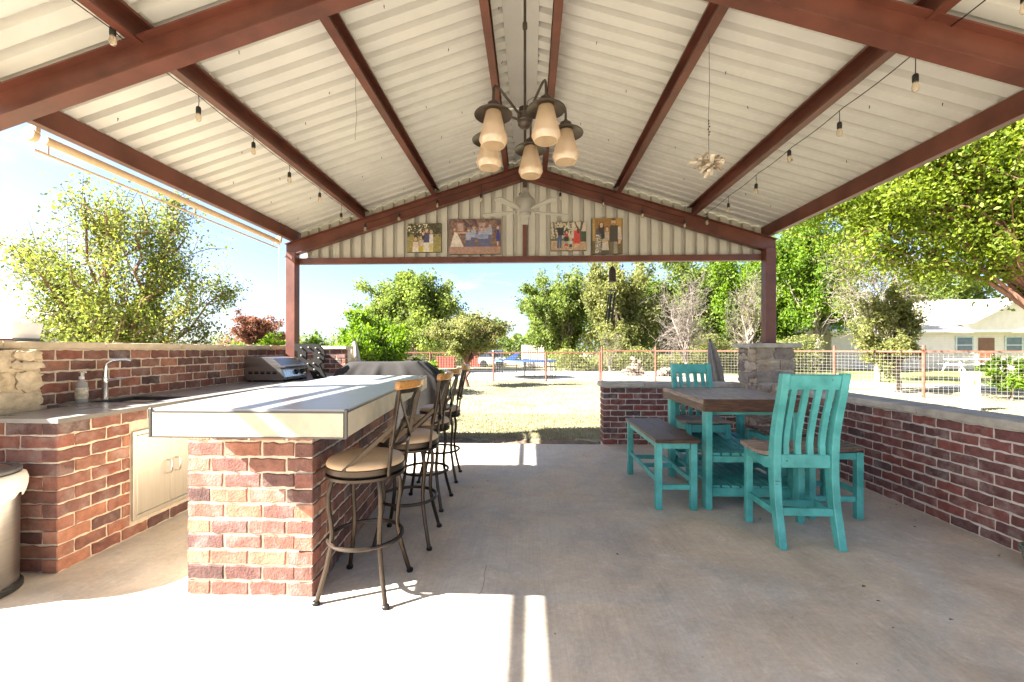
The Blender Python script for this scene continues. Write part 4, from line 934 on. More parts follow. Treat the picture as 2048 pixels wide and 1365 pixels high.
light_string('patio string lights along the left purlin above the bar', [(xL, y, zl) for y in (1.4, 2.30, 2.47, 2.92, 3.51, 4.05, 4.66, 5.2, 5.70)], [(xL, 2.30, 3.02, zl), (xL, 2.92, 2.925, zl), (xL, 3.52, 2.965, zl), (xL, 4.06, 2.935, zl), (xL, 4.66, 2.955, zl), (xL, 5.2, 2.90, zl)])
xR = XC + 2.26 + .07; zr = rz_(xR) - .004
light_string('patio string lights along the right purlin above the dining set', [(xR, y, zr) for y in (1.3, 2.05, 2.59, 3.2, 3.8, 4.35, 4.96, 5.56, 5.70)], [(xR, 2.06, 2.86, zr), (xR, 2.62, 2.84, zr), (xR, 3.24, 2.885, zr), (xR, 3.85, 2.96, zr), (xR, 4.40, 2.88, zr), (xR, 5.0, 2.89, zr), (xR, 5.6, 2.92, zr)])
G = [(-2.229, 2.97), (-1.767, 3.06), (-1.245, 3.265), (-.654, 3.30), (-.127, 3.31), (.402, 3.305), (.966, 3.215), (1.48, 3.06), (2.03, 2.92)]
def gz(x): return rz_(x) - .09
light_string('patio string lights draped along the gable rafters', [(x, 5.735, gz(x)) for x, z in G], [(x, 5.735, min(z, gz(x) - .07), gz(x)) for x, z in G])

# ------------------------------------------------------------------ canvas prints on the gable
def canvas(name, x0, x1, z0, z1, paint, label, W_=150):
    H_ = int(W_ * (z1 - z0) / (x1 - x0)); img = np.zeros((H_, W_, 3)); yy_, xx_ = np.mgrid[0:H_, 0:W_]; u = (xx_ + .5) / W_; v = 1 - (yy_ + .5) / H_
    r = np.random.default_rng(5)
    def nz(s):
        g = r.random((int(H_ / s) + 3, int(W_ / s) + 3)); fy = yy_ / s; fxx = xx_ / s; i = fy.astype(int); j = fxx.astype(int); a = fy - i; b = fxx - j
        return g[i, j] * (1 - a) * (1 - b) + g[i + 1, j] * a * (1 - b) + g[i, j + 1] * (1 - a) * b + g[i + 1, j + 1] * a * b
    def fill(mask, c, var=.0):
        cc = np.array(c); img[mask] = cc * (1 + var * (r.random((mask.sum(), 1)) - .5) * 2)
    def ell(cx_, cy_, rx, ry): return ((u - cx_) / rx) ** 2 + ((v - cy_) / ry) ** 2 < 1
    def quad(x0_, x1_, x2_, x3_, va, vb):      # trapezoid: bottom x0..x1 at va, top x2..x3 at vb
        t = (v - va) / (vb - va); return (t >= 0) & (t <= 1) & (u >= x0_ + (x2_ - x0_) * t) & (u <= x1_ + (x3_ - x1_) * t)
    paint(img, u, v, nz, fill, ell, quad)
    img *= (.72 + .56 * nz(2.2))[..., None]; img *= (.85 + .3 * nz(7))[..., None]
    pad = np.pad(img, ((1, 1), (1, 1), (0, 0)), 'edge'); img = .4 * img + .15 * (pad[:-2, 1:-1] + pad[2:, 1:-1] + pad[1:-1, :-2] + pad[1:-1, 2:]); img = img * .9 + .012
    t = empty(name, label=label, cat='canvas print', group='canvas prints on the gable')
    y = 5.885
    MB().box(((x0 + x1) / 2, y + .018, (z0 + z1) / 2), (x1 - x0, .034, z1 - z0), ch=.002).build('stretcher_box', M('canvas_edge', (.10, .08, .06), .8), t)
    e = .0025; xs = np.linspace(x0 + e, x1 - e, W_ + 1); zs = np.linspace(z1 - e, z0 + e, H_ + 1)
    vs = [(x, y - .001, z) for z in zs for x in xs]; fs = [(j * (W_ + 1) + i, (j + 1) * (W_ + 1) + i, (j + 1) * (W_ + 1) + i + 1, j * (W_ + 1) + i + 1) for j in range(H_) for i in range(W_)]
    me = bpy.data.meshes.new('print'); me.from_pydata(vs, [], fs); ca = me.color_attributes.new('ink', 'FLOAT_COLOR', 'CORNER')
    cols = np.ones((H_ * W_, 4, 4)); cols[:, :, :3] = np.clip(img, 0, 1).reshape(-1, 1, 3); ca.data.foreach_set('color', cols.ravel()); link('print', me, t, PRINT); return t
m, n, l, b = nt('printed_canvas'); a = n.new('ShaderNodeAttribute'); a.attribute_name = 'ink'; l.new(a.outputs['Color'], b.inputs['Base Color']); b.inputs['Roughness'].default_value = .6; PRINT = m
SKIN = (.55, .34, .24)
def p_field(img, u, v, nz, fill, ell, quad):
    fill(v > -1, (.10, .085, .03)); fill(v < .62, (.27, .22, .07), .35); t = nz(5); fill((v > .55) & (t > .45), (.035, .03, .015), .3); fill((v > .68) & (nz(4) > .68) & (u < .65), (.75, .70, .52))
    fill((v < .5) & (nz(2) > .72), (.40, .34, .14))
    for cx_, top, w, c, c2 in ((.25, .36, .09, (.62, .50, .42), (.70, .62, .55)), (.43, .42, .08, (.50, .42, .35), (.52, .38, .04)), (.57, .66, .09, (.06, .05, .13), (.66, .60, .52)), (.71, .62, .06, (.60, .58, .60), (.55, .45, .2))):
        fill(quad(cx_ - w, cx_ + w, cx_ - w, cx_ + w * .9, 0, top * .5), c2, .1); fill(quad(cx_ - w, cx_ + w, cx_ - w * .8, cx_ + w * .8, top * .5, top), c, .12)
        if cx_ in (.25, .43): fill(ell(cx_ + .01, top + .12, .055, .13), (.03, .018, .012))
        fill(ell(cx_, top + .09, .042, .075), SKIN)
    fill(ell(.47, .58, .05, .14), (.03, .018, .012)); fill(ell(.47, .64, .036, .065), SKIN); fill(ell(.56, .83, .045, .04), (.2, .15, .1))
def p_group(img, u, v, nz, fill, ell, quad):
    fill(v > -1, (.15, .085, .075), .25); fill((nz(3) > .55) & (v > .3), (.24, .15, .10), .2); fill((nz(6) > .6) & (v > .55), (.09, .045, .06), .2); fill(v < .21, (.38, .22, .17), .12)
    fill(quad(.15, .29, .15, .29, .62, .9), (.34, .14, .11)); fill(quad(.17, .27, .17, .27, .65, .87), (.42, .30, .28), .2); fill(quad(.56, .72, .56, .72, .66, .9), (.32, .14, .11)); fill(quad(.58, .70, .58, .70, .68, .88), (.38, .28, .28), .2)
    fill(quad(.02, .28, .10, .15, .21, .62), (.66, .58, .52), .06); fill(ell(.10, .70, .025, .05), SKIN); fill(ell(.09, .73, .04, .06), (.2, .09, .06)); fill(ell(.105, .70, .022, .04), SKIN)
    fill(quad(.13, .33, .13, .33, .58, .62), SKIN)
    for cx_, top in ((.37, .62), (.47, .70), (.62, .66), (.78, .76), (.70, .66)):
        fill(quad(cx_ - .07, cx_ + .02, cx_ - .04, cx_ + .04, .21, top - .2), (.10, .10, .20), .3); fill(quad(cx_ - .05, cx_ + .05, cx_ - .05, cx_ + .05, top - .22, top), (.32, .33, .45), .25); fill(ell(cx_ + .01, top + .06, .026, .055), SKIN); fill(ell(cx_ + .01, top + .1, .026, .03), (.25, .12, .06))
    fill(quad(.50, .76, .50, .76, .46, .56), (.22, .26, .42), .25); fill(quad(.91, .995, .92, .97, .36, .68), (.03, .035, .22), .2); fill(ell(.945, .74, .025, .05), SKIN); fill(quad(.93, .95, .93, .95, .22, .36), SKIN)
def p_park(img, u, v, nz, fill, ell, quad):
    fill(v > -1, (.52, .45, .36), .1); fill((v > .35) & (nz(4) > .55) & (u < .6), (.12, .11, .05), .3); fill((v < .42) & (v > .30), (.09, .10, .05), .3); fill(v < .34, (.40, .27, .16), .2); fill((v < .34) & (nz(4) > .6), (.55, .38, .25), .2)
    fill((u > .82) & (v > .3) & (v < .66), (.045, .06, .025), .4); fill(quad(.80, .88, .74, .86, .3, .75), (.10, .075, .05)); fill(quad(.76, .80, .66, .70, .7, 1), (.11, .08, .055)); fill(quad(.82, .87, .86, .93, .7, 1), (.11, .08, .055)); fill(quad(.12, .16, .06, .10, .4, .98), (.12, .1, .06))
    fill(quad(.17, .30, .20, .32, .08, .55), (.05, .085, .17), .2); fill(quad(.235, .255, .245, .25, .08, .4), (.35, .26, .18)); fill(quad(.19, .36, .17, .37, .53, .80), (.012, .012, .015)); fill(quad(.17, .20, .17, .20, .45, .62), SKIN); fill(ell(.29, .88, .06, .085), (.48, .40, .30))
    fill(quad(.38, .50, .39, .49, .15, .25), (.45, .05, .05)); fill(quad(.38, .50, .39, .49, .25, .32), (.18, .36, .28)); fill(quad(.39, .50, .39, .49, .32, .48), (.02, .02, .02)); fill(quad(.39, .50, .40, .49, .48, .6), (.50, .05, .05)); fill(ell(.445, .655, .06, .085), (.03, .02, .015)); fill(ell(.45, .63, .03, .05), SKIN)
    fill(quad(.53, .60, .53, .60, .11, .22), (.03, .05, .08)); fill(quad(.52, .61, .53, .6, .22, .34), (.42, .46, .40)); fill(ell(.565, .39, .04, .055), SKIN)
    fill(quad(.70, .78, .71, .78, .1, .26), SKIN); fill(quad(.63, .84, .66, .80, .24, .70), (.55, .045, .04), .12); fill(ell(.74, .77, .045, .08), (.06, .025, .015)); fill(quad(.75, .80, .74, .79, .6, .78), (.06, .025, .015)); fill(ell(.72, .75, .028, .055), SKIN)
def p_wood(img, u, v, nz, fill, ell, quad):
    fill(v > -1, (.30, .15, .03), .06); fill((v > .4) & ((v * 14) % 1 < .12), (.20, .10, .02)); fill((u > .8) & (v > .3), (.42, .24, .05), .1); fill((u < .08), (.40, .26, .09), .1); fill(v < .36, (.12, .085, .03), .25); fill(u > .97, (.18, .09, .02))
    fill(quad(.09, .28, .12, .30, .02, .55), (.56, .50, .42), .05); fill(quad(.09, .28, .12, .30, .02, .55) & (nz(2.2) > .55), (.05, .045, .05)); fill(quad(.11, .32, .12, .30, .54, .72), (.07, .06, .08), .3); fill(ell(.30, .74, .10, .16), (.03, .02, .015)); fill(quad(.30, .42, .27, .38, .42, .72), (.03, .02, .015)); fill(ell(.30, .81, .055, .07), SKIN)
    fill(quad(.58, .70, .60, .72, 0, .36), (.14, .105, .05)); fill(quad(.70, .84, .72, .82, 0, .36), (.30, .25, .20)); fill(quad(.56, .86, .58, .86, .34, .80), (.055, .04, .028), .1); fill(quad(.85, .98, .85, .94, .40, .76), (.55, .46, .40)); fill(quad(.84, .93, .88, .95, .28, .42), SKIN); fill(ell(.70, .90, .075, .085), SKIN); fill(ell(.70, .965, .07, .03), (.10, .06, .03)); fill(ell(.70, .845, .05, .02), (.22, .12, .07))
    fill(quad(.40, .56, .42, .55, .38, .62), (.42, .35, .27)); fill(ell(.49, .70, .065, .075), (.03, .02, .015)); fill(ell(.49, .69, .05, .06), SKIN); fill(quad(.30, .55, .34, .52, .10, .36), (.52, .46, .38), .12); fill(ell(.39, .37, .07, .06), (.45, .32, .2)); fill(quad(.30, .56, .30, .56, 0, .10), (.08, .06, .05))
canvas('canvas_print', -1.70, -1.222, 2.625, 3.022, p_field, 'small square canvas print of a family in a field of grass')
canvas('canvas_print', -1.115, -.398, 2.592, 3.078, p_group, 'widest canvas print, a bride pulling a line of men in blue')
canvas('canvas_print', .282, .765, 2.628, 3.022, p_park, 'canvas print with a red dress and blue jeans under trees')
canvas('canvas_print', .845, 1.255, 2.578, 3.062, p_wood, 'upright canvas print on amber wood with a man in a dark vest')

# ------------------------------------------------------------------ yard: fences and objects
def fence(name, pts, top, label, post_h=None, mesh_step=.10):
    f = empty(name, label=label, cat='fence', group='wire mesh fences')
    for (x, y) in pts: MB().tube([(x, y, -.07), (x, y, post_h or top + .02)], .04, 8).build('post', RUST, f, True)
    for a, b in zip(pts, pts[1:]):
        a3, b3 = Vector((*a, top)), Vector((*b, top)); MB().bar(a3, b3, .05, .05).build('top_rail', RUST, f)
        mb = MB(); L = (b3 - a3).length; n = int(L / mesh_step); z0 = -.02; d = (b3 - a3)
        for i in range(1, n): p = a3 + d * (i / n); mb.bar((p.x, p.y, z0), (p.x, p.y, top), .0045)
        k = int((top - z0) / mesh_step)
        for j in range(k): z = z0 + j * mesh_step; mb.bar((a3.x, a3.y, z), (b3.x, b3.y, z), .0045)
        mb.build('wire_mesh', WIRE, f)
fence('mesh_fence', [(-10.5, 18.6), (-7.6, 18.5), (-4.3, 18.4), (-1.55, 18.3), (.68, 18.2), (2.92, 18.15)], 1.14, 'long rust-red pipe and mesh fence behind the small yard tree')
fence('mesh_fence', [(2.98, 18.0), (5.1, 17.7), (8.0, 16.0), (9.95, 14.5), (11.0, 12.5), (13.4, 11.2), (16.0, 10.0)], 1.22, 'rust-red pipe and mesh fence curving past the house side', 1.40)
pv = empty('marker_post', (9.75, 9.94, -.07), label='white plastic marker post standing in the dry grass', cat='post')
MB().box((0, 0, .41), (.22, .22, .82), ch=.01).build('post_body', PVC, pv); MB().box((0, 0, .835), (.235, .235, .03), ch=.008).build('post_cap', PVC, pv); MB().box((-.03, -.1125, .62), (.05, .003, .09)).build('sticker', M('yellow_sticker', (.6, .45, .05), .5), pv)
tag(MB().tube([(6.6, 11.9, -.03), (9.4, 10.1, -.03)], .045, 8).build('ground_pipe', PVC, None, True), 'white plastic pipe lying in the grass by the marker post', 'pipe')
# trampoline
tp = empty('trampoline', (-.25, 20.6, -.06), label='trampoline with blue padded rim beyond the mesh fence', cat='trampoline')
n = 40; r0 = 1.45
mb = MB(); vs = []; fs = []
for i in range(n):
    a = 2 * math.pi * i / n
    for rr0, z in ((r0 - .22, .80), (r0 - .22, .84), (r0 + .06, .83), (r0 + .08, .77)): vs.append((rr0 * math.cos(a), rr0 * math.sin(a), z))
for i in range(n):
    for j in range(4): fs.append((i * 4 + j, i * 4 + (j + 1) % 4, ((i + 1) % n) * 4 + (j + 1) % 4, ((i + 1) % n) * 4 + j))
mb.add(vs, fs); BLUE = M('blue_pad', (.03, .08, .22), .5, .1); mb.build('pad_ring', BLUE, tp, True)
MB().lathe([(0, .79), (r0 - .2, .805), (r0 - .2, .795), (0, .78)], n).build('jump_mat', DARK, tp, True)
MB().prism([(-1.05, .82), (-.45, .82), (-.20, 1.18), (-.32, 1.2)], (0, .7, 0), (0, -1.2, 0)).build('lifted_pad', BLUE, tp)
for k in range(6):
    a = R(30 + 60 * k); c, s = math.cos(a), math.sin(a); c2, s2 = math.cos(a + .3), math.sin(a + .3)
    MB().tube([(r0 * c, r0 * s, .78), (r0 * 1.02 * c, r0 * 1.02 * s, .02), (r0 * 1.02 * c2, r0 * 1.02 * s2, .02), (r0 * c2, r0 * s2, .78)], .02, 6).build('leg', BLACK, tp, True)
# far objects
sh = empty('storage_container', (.25, 33, -.06), label='white ribbed storage container under the trees', cat='container')
MB().box((0, 0, .84), (1.75, 2.2, 1.62), ch=.02).build('container_body', M('container_white', (.66, .58, .50), .6, .08, 3), sh)
for i in range(9): MB().box((-.6 + i * .17, -1.115, .84), (.05, .03, 1.5), ch=.005).build('rib', M('container_white', (.66, .58, .50)), sh)
MB().box((-.79, -1.12, .84), (.12, .04, 1.55), ch=.01).build('corner_post', WHITE, sh)
for x in (-.7, .7): MB().box((x, 0, .015), (.2, 2.1, .03)).build('skid', DARK, sh)
vh = empty('parked_trailer', (-2.85, 32.5, -.06), label='small white and dark parked trailer seen through the fence', cat='trailer')
MB().box((0, 0, .5), (1.9, 1.4, .45), ch=.03).build('lower_body', WHITE, vh); MB().box((-.05, 0, 1.0), (1.75, 1.35, .55), ch=.05).build('upper_cabin', M('dark_window', (.05, .07, .10), .2), vh)
MB().box((.1, -.70, 1.0), (.09, .04, .56)).build('pillar_strip', WHITE, vh)
for x in (-.6, .6): MB().lathe([(0, -.09), (.27, -.09), (.28, -.05), (.28, .05), (.27, .09), (0, .09)], 20, (x, -.62, .28), Matrix.Rotation(R(90), 3, 'X')).build('wheel', DARK, vh, True)
REDB = M('red_crate', (.34, .07, .05), .6, .2)
for (x, y, w, h, lab) in ((-6.05, 31, 1.35, .85, 'low red slatted bin left of the yard tree trunk'), (-4.35, 33, 1.2, 1.55, 'tall dark red slatted bin behind the yard tree trunk')):
    t = empty('slatted_bin', (x, y, -.06), label=lab, cat='bin', group='red bins beyond the fence'); MB().box((0, 0, h / 2), (w - .06, .9, h - .04)).build('bin_body', M('red_bin_body', (.26, .06, .045), .7, .2), t)
    for i in range(7): MB().box((-w / 2 + (i + .5) * w / 7, -.465, h / 2), (w / 7 * .62, .04, h), ch=.006).build('slat', REDB, t)
def log_pile(name, loc, rows, r, lab, seed, mat):
    t = empty(name, loc, label=lab, cat='wood pile'); q = random.Random(seed); k = 0
    for j, cnt in enumerate(rows):
        for i in range(cnt):
            rr = r * q.uniform(.75, 1.15); x = (i - (cnt - 1) / 2) * r * 1.95 + q.gauss(0, .02); z = r + j * r * 1.72; L = q.uniform(.5, .8)
            if j > 2 and q.random() < .12: continue
            o = MB().lathe([(rr * .93, -L / 2), (rr, -L / 2 + .02), (rr * q.uniform(.9, 1), L / 2 - .02), (rr * .9, L / 2)], 9, (x, q.gauss(0, .06), z), Matrix.Rotation(R(90 + q.gauss(0, 4)), 3, 'X') @ Matrix.Rotation(q.gauss(0, .15), 3, 'Y')).build('log', mat, t, True, 40)
    return t
LOG = M('split_log', (.15, .11, .08), .85, .4, 8, .3, 30, col2=(.27, .21, .16), objrand=.3)
log_pile('wood_pile', (5.35, 22.3, -.06), (6, 6, 5, 4, 3, 2), .09, 'taller stacked wood pile beyond the low back wall', 1, LOG)
log_pile('wood_pile', (6.9, 21.6, -.06), (9, 7, 5, 2), .08, 'spread-out lower wood pile beside the taller one', 2, LOG)
# ------------------------------------------------------------------ buildings
SIDING = M('white_siding', (.76, .675, .555), .6, .05, 3)
ROOFG = M('grey_shingle', (.40, .37, .35), .8, .12, 6, .3, 20)
GLASSW = M('window_glass', (.10, .14, .15), .08, .2, 2, spec=.8)
hs = empty('house', (0, 0, -.058), label='long white single-storey house with grey roof and brown door', cat='house')
HX0, HX1, HY, HD, HE = 20.4, 44, 30.0, 8, 2.65
MB().box(((HX0 + HX1) / 2, HY + HD / 2, HE / 2), (HX1 - HX0, HD, HE)).build('wall', SIDING, hs)
mb = MB(); mb.prism([(-.6, HE - .15), (HD / 2, HE + 2.3), (HD + .6, HE - .15), (HD + .6, HE - .02), (HD / 2, HE + 2.45), (-.6, HE - .02)], (HX1 - HX0 + 1.0, 0, 0), (HX0 - .5, HY, 0), ((0, 1, 0), (0, 0, 1))); mb.build('roof', ROOFG, hs)
mb = MB(); mb.prism([(-3.2, HE + .35), (0, HE + 2.0), (3.2, HE + .35), (3.2, HE + .5), (0, HE + 2.15), (-3.2, HE + .5)], (0, 5, 0), (31.6, HY - 1.2, 0)); mb.build('roof', ROOFG, hs)
MB().prism([(-2.9, HE - .05), (2.9, HE - .05), (2.9, HE + .5), (0, HE + 1.98), (-2.9, HE + .5)], (0, 4, 0), (31.6, HY - .6, 0)).build('gable_wall', SIDING, hs)
for i in range(16): MB().box(((HX0 + HX1) / 2, HY - .012, .16 + i * .155), (HX1 - HX0 - .02, .024, .012)).build('siding_lap', M('siding_shadow_lap', (.60, .58, .53), .6), hs)
for x, w in ((29.0, .95), (32.15, .95), (33.35, .95)):
    o = MB().box((x, HY - .03, 1.62), (w + .22, .06, 1.22), ch=.01).build('window', M('window_trim', (.52, .56, .50), .6), hs); MB().box((x, HY - .055, 1.62), (w, .03, 1.0)).build('pane', GLASSW, o); MB().box((x, HY - .075, 1.62), (w, .02, .04)).build('glazing_bar', WHITE, o)
o = MB().box((30.4, HY - .04, 1.05), (.98, .08, 2.1), ch=.01).build('door', M('brown_door', (.19, .085, .045), .5, .15), hs); MB().lathe([(0, 0), (.04, .01), (.03, .05), (0, .06)], 10, (30.75, HY - .085, 1.0), Matrix.Rotation(R(90), 3, 'X')).build('handle', CHROME, o)
MB().box(((HX0 + HX1) / 2, HY - .62, HE - .10), (HX1 - HX0 + 1.0, .03, .18)).build('fascia', WHITE, hs)
gr = empty('garage', (0, 0, -.058), label='white garage with two pale doors left of the house', cat='garage')
MB().box((22.2 - 2.7, 33.4, 1.35), (4.6, 5, 2.7)).build('wall', SIDING, gr)
MB().prism([(-2.7, 2.6), (0, 4.1), (2.7, 2.6), (2.7, 2.72), (0, 4.24), (-2.7, 2.72)], (0, 5.6, 0), (19.5, 30.6, 0)).build('roof', ROOFG, gr); MB().prism([(-2.3, 2.68), (2.3, 2.68), (0, 4.0)], (0, .2, 0), (19.5, 30.9, 0)).build('gable_wall', SIDING, gr)
for x in (18.5, 20.5):
    o = MB().box((x, 30.86, 1.1), (1.7, .06, 2.15)).build('garage_door', M('garage_door_white', (.74, .73, .70), .5, .03), gr)
    for k in range(4): MB().box((x, 30.825, .3 + k * .52), (1.6, .02, .44), ch=.008).build('door_panel', WHITE, o)
nb = empty('neighbour_house', (-31, 23.5, -.06), label='far grey-roofed white house at the left edge behind the planter', cat='house')
MB().box((0, 0, 1.3), (12, 6, 2.6)).build('wall', SIDING, nb); MB().prism([(-3.5, 2.5), (0, 3.6), (3.5, 2.5), (3.5, 2.62), (0, 3.75), (-3.5, 2.62)], (13, 0, 0), (-6.5, 0, 0), ((0, 1, 0), (0, 0, 1))).build('roof', ROOFG, nb)
for x in (-3, 0, 3): MB().box((x, -3.02, 1.5), (1.1, .06, 1.1)).build('window', GLASSW, nb)
# picnic table on the lawn
for (x, lab) in ((26.2, 'white picnic table on the lawn left of the brown door'), (28.4, 'second white picnic table just in front of the first house window')):
    t = empty('picnic_table', (x, 27.2, -.058), R(8), lab, 'table', 'picnic tables on the lawn')
    MB().box((0, 0, .74), (1.7, .75, .05), ch=.01).build('top', WHITE, t)
    for y in (-.65, .65): MB().box((0, y, .44), (1.7, .26, .04), ch=.01).build('seat', WHITE, t)
    for xx in (-.6, .6):
        for s in (-1, 1): MB().bar((xx, s * .25, .71), (xx, s * .62, 0), .04, .09).build('leg', WHITE, t)
        MB().box((xx, 0, .40), (.04, 1.4, .08)).build('brace', WHITE, t)
# ------------------------------------------------------------------ trees
def tubes_np(segs):
    """list of (points Nx3, radii N, sides)"""
    mb = MB()
    for p, r, n in segs: mb.tube([Vector(q) for q in p], [float(x) for x in r], n, cap=False)
    return mb
def curve(a, b, rg, n=6, sag=.0, wob=.06):
    a, b = np.array(a, float), np.array(b, float); L = np.linalg.norm(b - a); t = np.linspace(0, 1, n)[:, None]
    p = a + (b - a) * t; off = rg.normal(0, wob * L, (n, 3)) * np.sin(np.pi * t); p = p + off; p[:, 2] += (sag * L * np.sin(np.pi * t))[:, 0]; return p
def leaves_mesh(name, C, size, tint, mat, rg, aspect=.55, droop=.0):
    N = len(C); d = rg.normal(size=(N, 3)); d[:, 2] -= droop; d /= np.linalg.norm(d, axis=1)[:, None]
    e = rg.normal(size=(N, 3)); e -= d * (e * d).sum(1)[:, None]; e /= np.linalg.norm(e, axis=1)[:, None] + 1e-9
    s = size * rg.uniform(.45, 1.5, (N, 1)); a = d * s; b = e * s * aspect
    nrm = np.cross(d, e) * s * .18
    V = np.empty((N, 4, 3)); V[:, 0] = C - a; V[:, 1] = C + b + nrm; V[:, 2] = C + a; V[:, 3] = C - b + nrm
    me = bpy.data.meshes.new(name); me.vertices.add(4 * N); me.vertices.foreach_set('co', V.astype(np.float32).ravel())
    me.loops.add(4 * N); me.loops.foreach_set('vertex_index', np.arange(4 * N, dtype=np.int32)); me.polygons.add(N)
    me.polygons.foreach_set('loop_start', np.arange(0, 4 * N, 4, dtype=np.int32)); me.polygons.foreach_set('loop_total', np.full(N, 4, dtype=np.int32))
    at = me.attributes.new('tint', 'FLOAT', 'FACE'); at.data.foreach_set('value', np.clip(tint, 0, 1).astype(np.float32))
    me.update(calc_edges=True); me.materials.append(mat); return me
def tree(name, label, base, ctr, rad, nleaf, leafsize, leaf, bark=BARK, trunk_r=.14, lobes=12, twigs=9, seed=0, lean=(0, 0), spread=.30, group=None, cat='tree', bare=False, fork=.45, droop=0, trunk_top=None):
    """crown is an ellipsoid at ctr (relative to base) with radii rad, filled by lobes of twigs and leaves"""
    rg = np.random.default_rng(seed + 100); t = empty(name, base, 0, label, cat, group)
    if not bare: lobes = int(lobes * 1.8); spread *= .74; twigs = max(5, int(twigs * .75))
    ctr = np.array(ctr, float); rad = np.array(rad, float)
    top = np.array(trunk_top if trunk_top is not None else (ctr[0] * .4 + lean[0], ctr[1] * .4 + lean[1], ctr[2] - rad[2] * fork), float)
    segs = []; tr_ = curve((0, 0, -.05), top, rg, 7, 0, .03); segs.append((tr_, np.linspace(trunk_r, trunk_r * .72, 7) * np.array([1.25] + [1] * 6), 9))
    LC = []; k = 0
    while len(LC) < lobes:
        q = rg.normal(size=3); q /= np.linalg.norm(q); q *= rg.uniform(.35, .88); q[2] = q[2] * .95
        if q[2] < -.75: continue
        LC.append(ctr + q * rad)
    pts = []; tints = []
    for lc in LC:
        s0 = tr_[rg.integers(4, 7)]; c1 = curve(s0, lc, rg, 7, .10, .05); r1 = trunk_r * rg.uniform(.3, .5); segs.append((c1, np.linspace(r1, r1 * .25, 7), 6))
        lr_ = rad * spread * rg.uniform(.8, 1.3); lt = rg.uniform(-.16, .16)
        for j in range(twigs):
            st_ = c1[rg.integers(2, 7)]; e = lc + rg.normal(0, .62, 3) * lr_; c2 = curve(st_, e, rg, 5, .06 - droop * .2, .07); segs.append((c2, np.linspace(r1 * .28, .004 + r1 * .04, 5), 4 if not bare else 3))
            if bare:
                for q in range(7):
                    s3 = c2[rg.integers(1, 5)]; e3 = s3 + rg.normal(0, .5, 3) * lr_ + np.array([0, 0, .12]) * lr_; c3 = curve(s3, e3, rg, 4, .05, .08); segs.append((c3, np.linspace(r1 * .10 + .003, .0035, 4), 3))
            m = max(1, int(nleaf / (lobes * twigs))) if nleaf else 0
            if m:
                w = rg.random(m) ** .6; i0 = (w * 3.999).astype(int); f_ = (w * 4 - i0)[:, None]; cc = c2[i0] * (1 - f_) + c2[np.minimum(i0 + 1, 4)] * f_
                cc = cc + rg.normal(0, .24, (m, 3)) * lr_ * (1 + 0 * w[:, None]); cc[:, 2] -= droop * np.abs(rg.normal(0, .5, m)) * lr_[2]
                pts.append(cc); tints.append(.48 + lt + rg.normal(0, .2, m))
    o = tubes_np(segs).build('trunk', bark, t, True, 60)
    if pts:
        C = np.concatenate(pts); T = np.concatenate(tints); C = C[C[:, 2] > .05] if False else C
        link('crown', leaves_mesh('crown', C, leafsize, T, leaf, rg, droop=droop), t)
    return t
G1 = 'trees beyond the pavilion'
tree('yard_tree', 'airy yellow-green tree with visible limbs left of the pavilion', (-11.3, 11.4, -.07), (.1, 0, 3.0), (3.2, 2.8, 3.5), 48000, .040, LEAF['yellow'], BARKR, .15, 22, 11, seed=1, spread=.26, fork=.85, group=G1)
tree('russet_tree', 'russet red-leaved tree behind the left wall', (-13.4, 21, -.07), (0, 0, 2.1), (2.2, 1.6, 1.5), 9000, .06, LEAF['red'], BARKR, .09, 12, 9, seed=2, group=G1)
tree('lime_tree', 'bright lime feathery tree just past the covered grill', (-4.9, 12.2, -.07), (.1, 0, 1.35), (1.75, 1.3, 1.35), 30000, .045, LEAF['lime'], BARK, .08, 16, 9, seed=3, droop=.5, group=G1, fork=.8)
tree('lime_tree', 'low lime shrub peeking over the sink wall by the steel post', (-8.9, 14.5, -.07), (0, 0, .9), (1.9, 1.2, .95), 14000, .05, LEAF['lime'], BARK, .06, 10, 9, seed=4, group=G1, fork=.8)
tree('lime_tree', 'small lime bush hugging the base of the tall lime tree', (-3.4, 13.6, -.07), (0, 0, .65), (.95, .9, .65), 9000, .045, LEAF['lime'], BARK, .05, 8, 9, seed=5, group=G1, fork=.8)
tree('broad_tree', 'large rounded green tree in the gap left of the pale cloud', (-7.4, 26, -.07), (.1, 0, 3.5), (3.4, 3.0, 3.0), 50000, .085, LEAF['mid'], BARK, .24, 22, 10, seed=6, group=G1, fork=.8)
tree('broad_tree', 'yellowing tree low behind the long fence left of the container', (-4.2, 29, -.07), (0, 0, 2.3), (2.8, 2.2, 1.9), 18000, .08, LEAF['olive'], BARK, .16, 14, 9, seed=7, group=G1, fork=.8)
tree('small_tree', 'small olive tree with slim trunk in front of the mesh fence', (-2.25, 15.4, -.07), (-.1, 0, 1.95), (1.75, 1.2, .95), 15000, .042, LEAF['olive'], BARKR, .07, 16, 9, seed=8, group=G1, fork=.95)
tree('broad_tree', 'tall green tree with leaning trunk right of the white container', (2.9, 31, -.07), (-1.2, 0, 4.0), (3.2, 2.8, 3.6), 48000, .085, LEAF['mid'], BARK, .26, 20, 10, seed=9, group=G1, fork=.85)
tree('broad_tree', 'dense green tree directly behind the wind chime', (5.9, 29, -.07), (-.1, 0, 4.1), (3.3, 2.6, 4.2), 56000, .085, LEAF['olive'], BARK, .22, 20, 10, seed=10, group=G1, fork=.9)
tree('dead_tree', 'bare grey dead tree tangled behind the far turquoise chair', (8.7, 24, -.07), (-.4, 0, 3.0), (1.9, 1.6, 2.5), 0, .05, LEAF['olive'], BARKP, .12, 16, 10, seed=11, bare=True, group=G1, fork=.9)
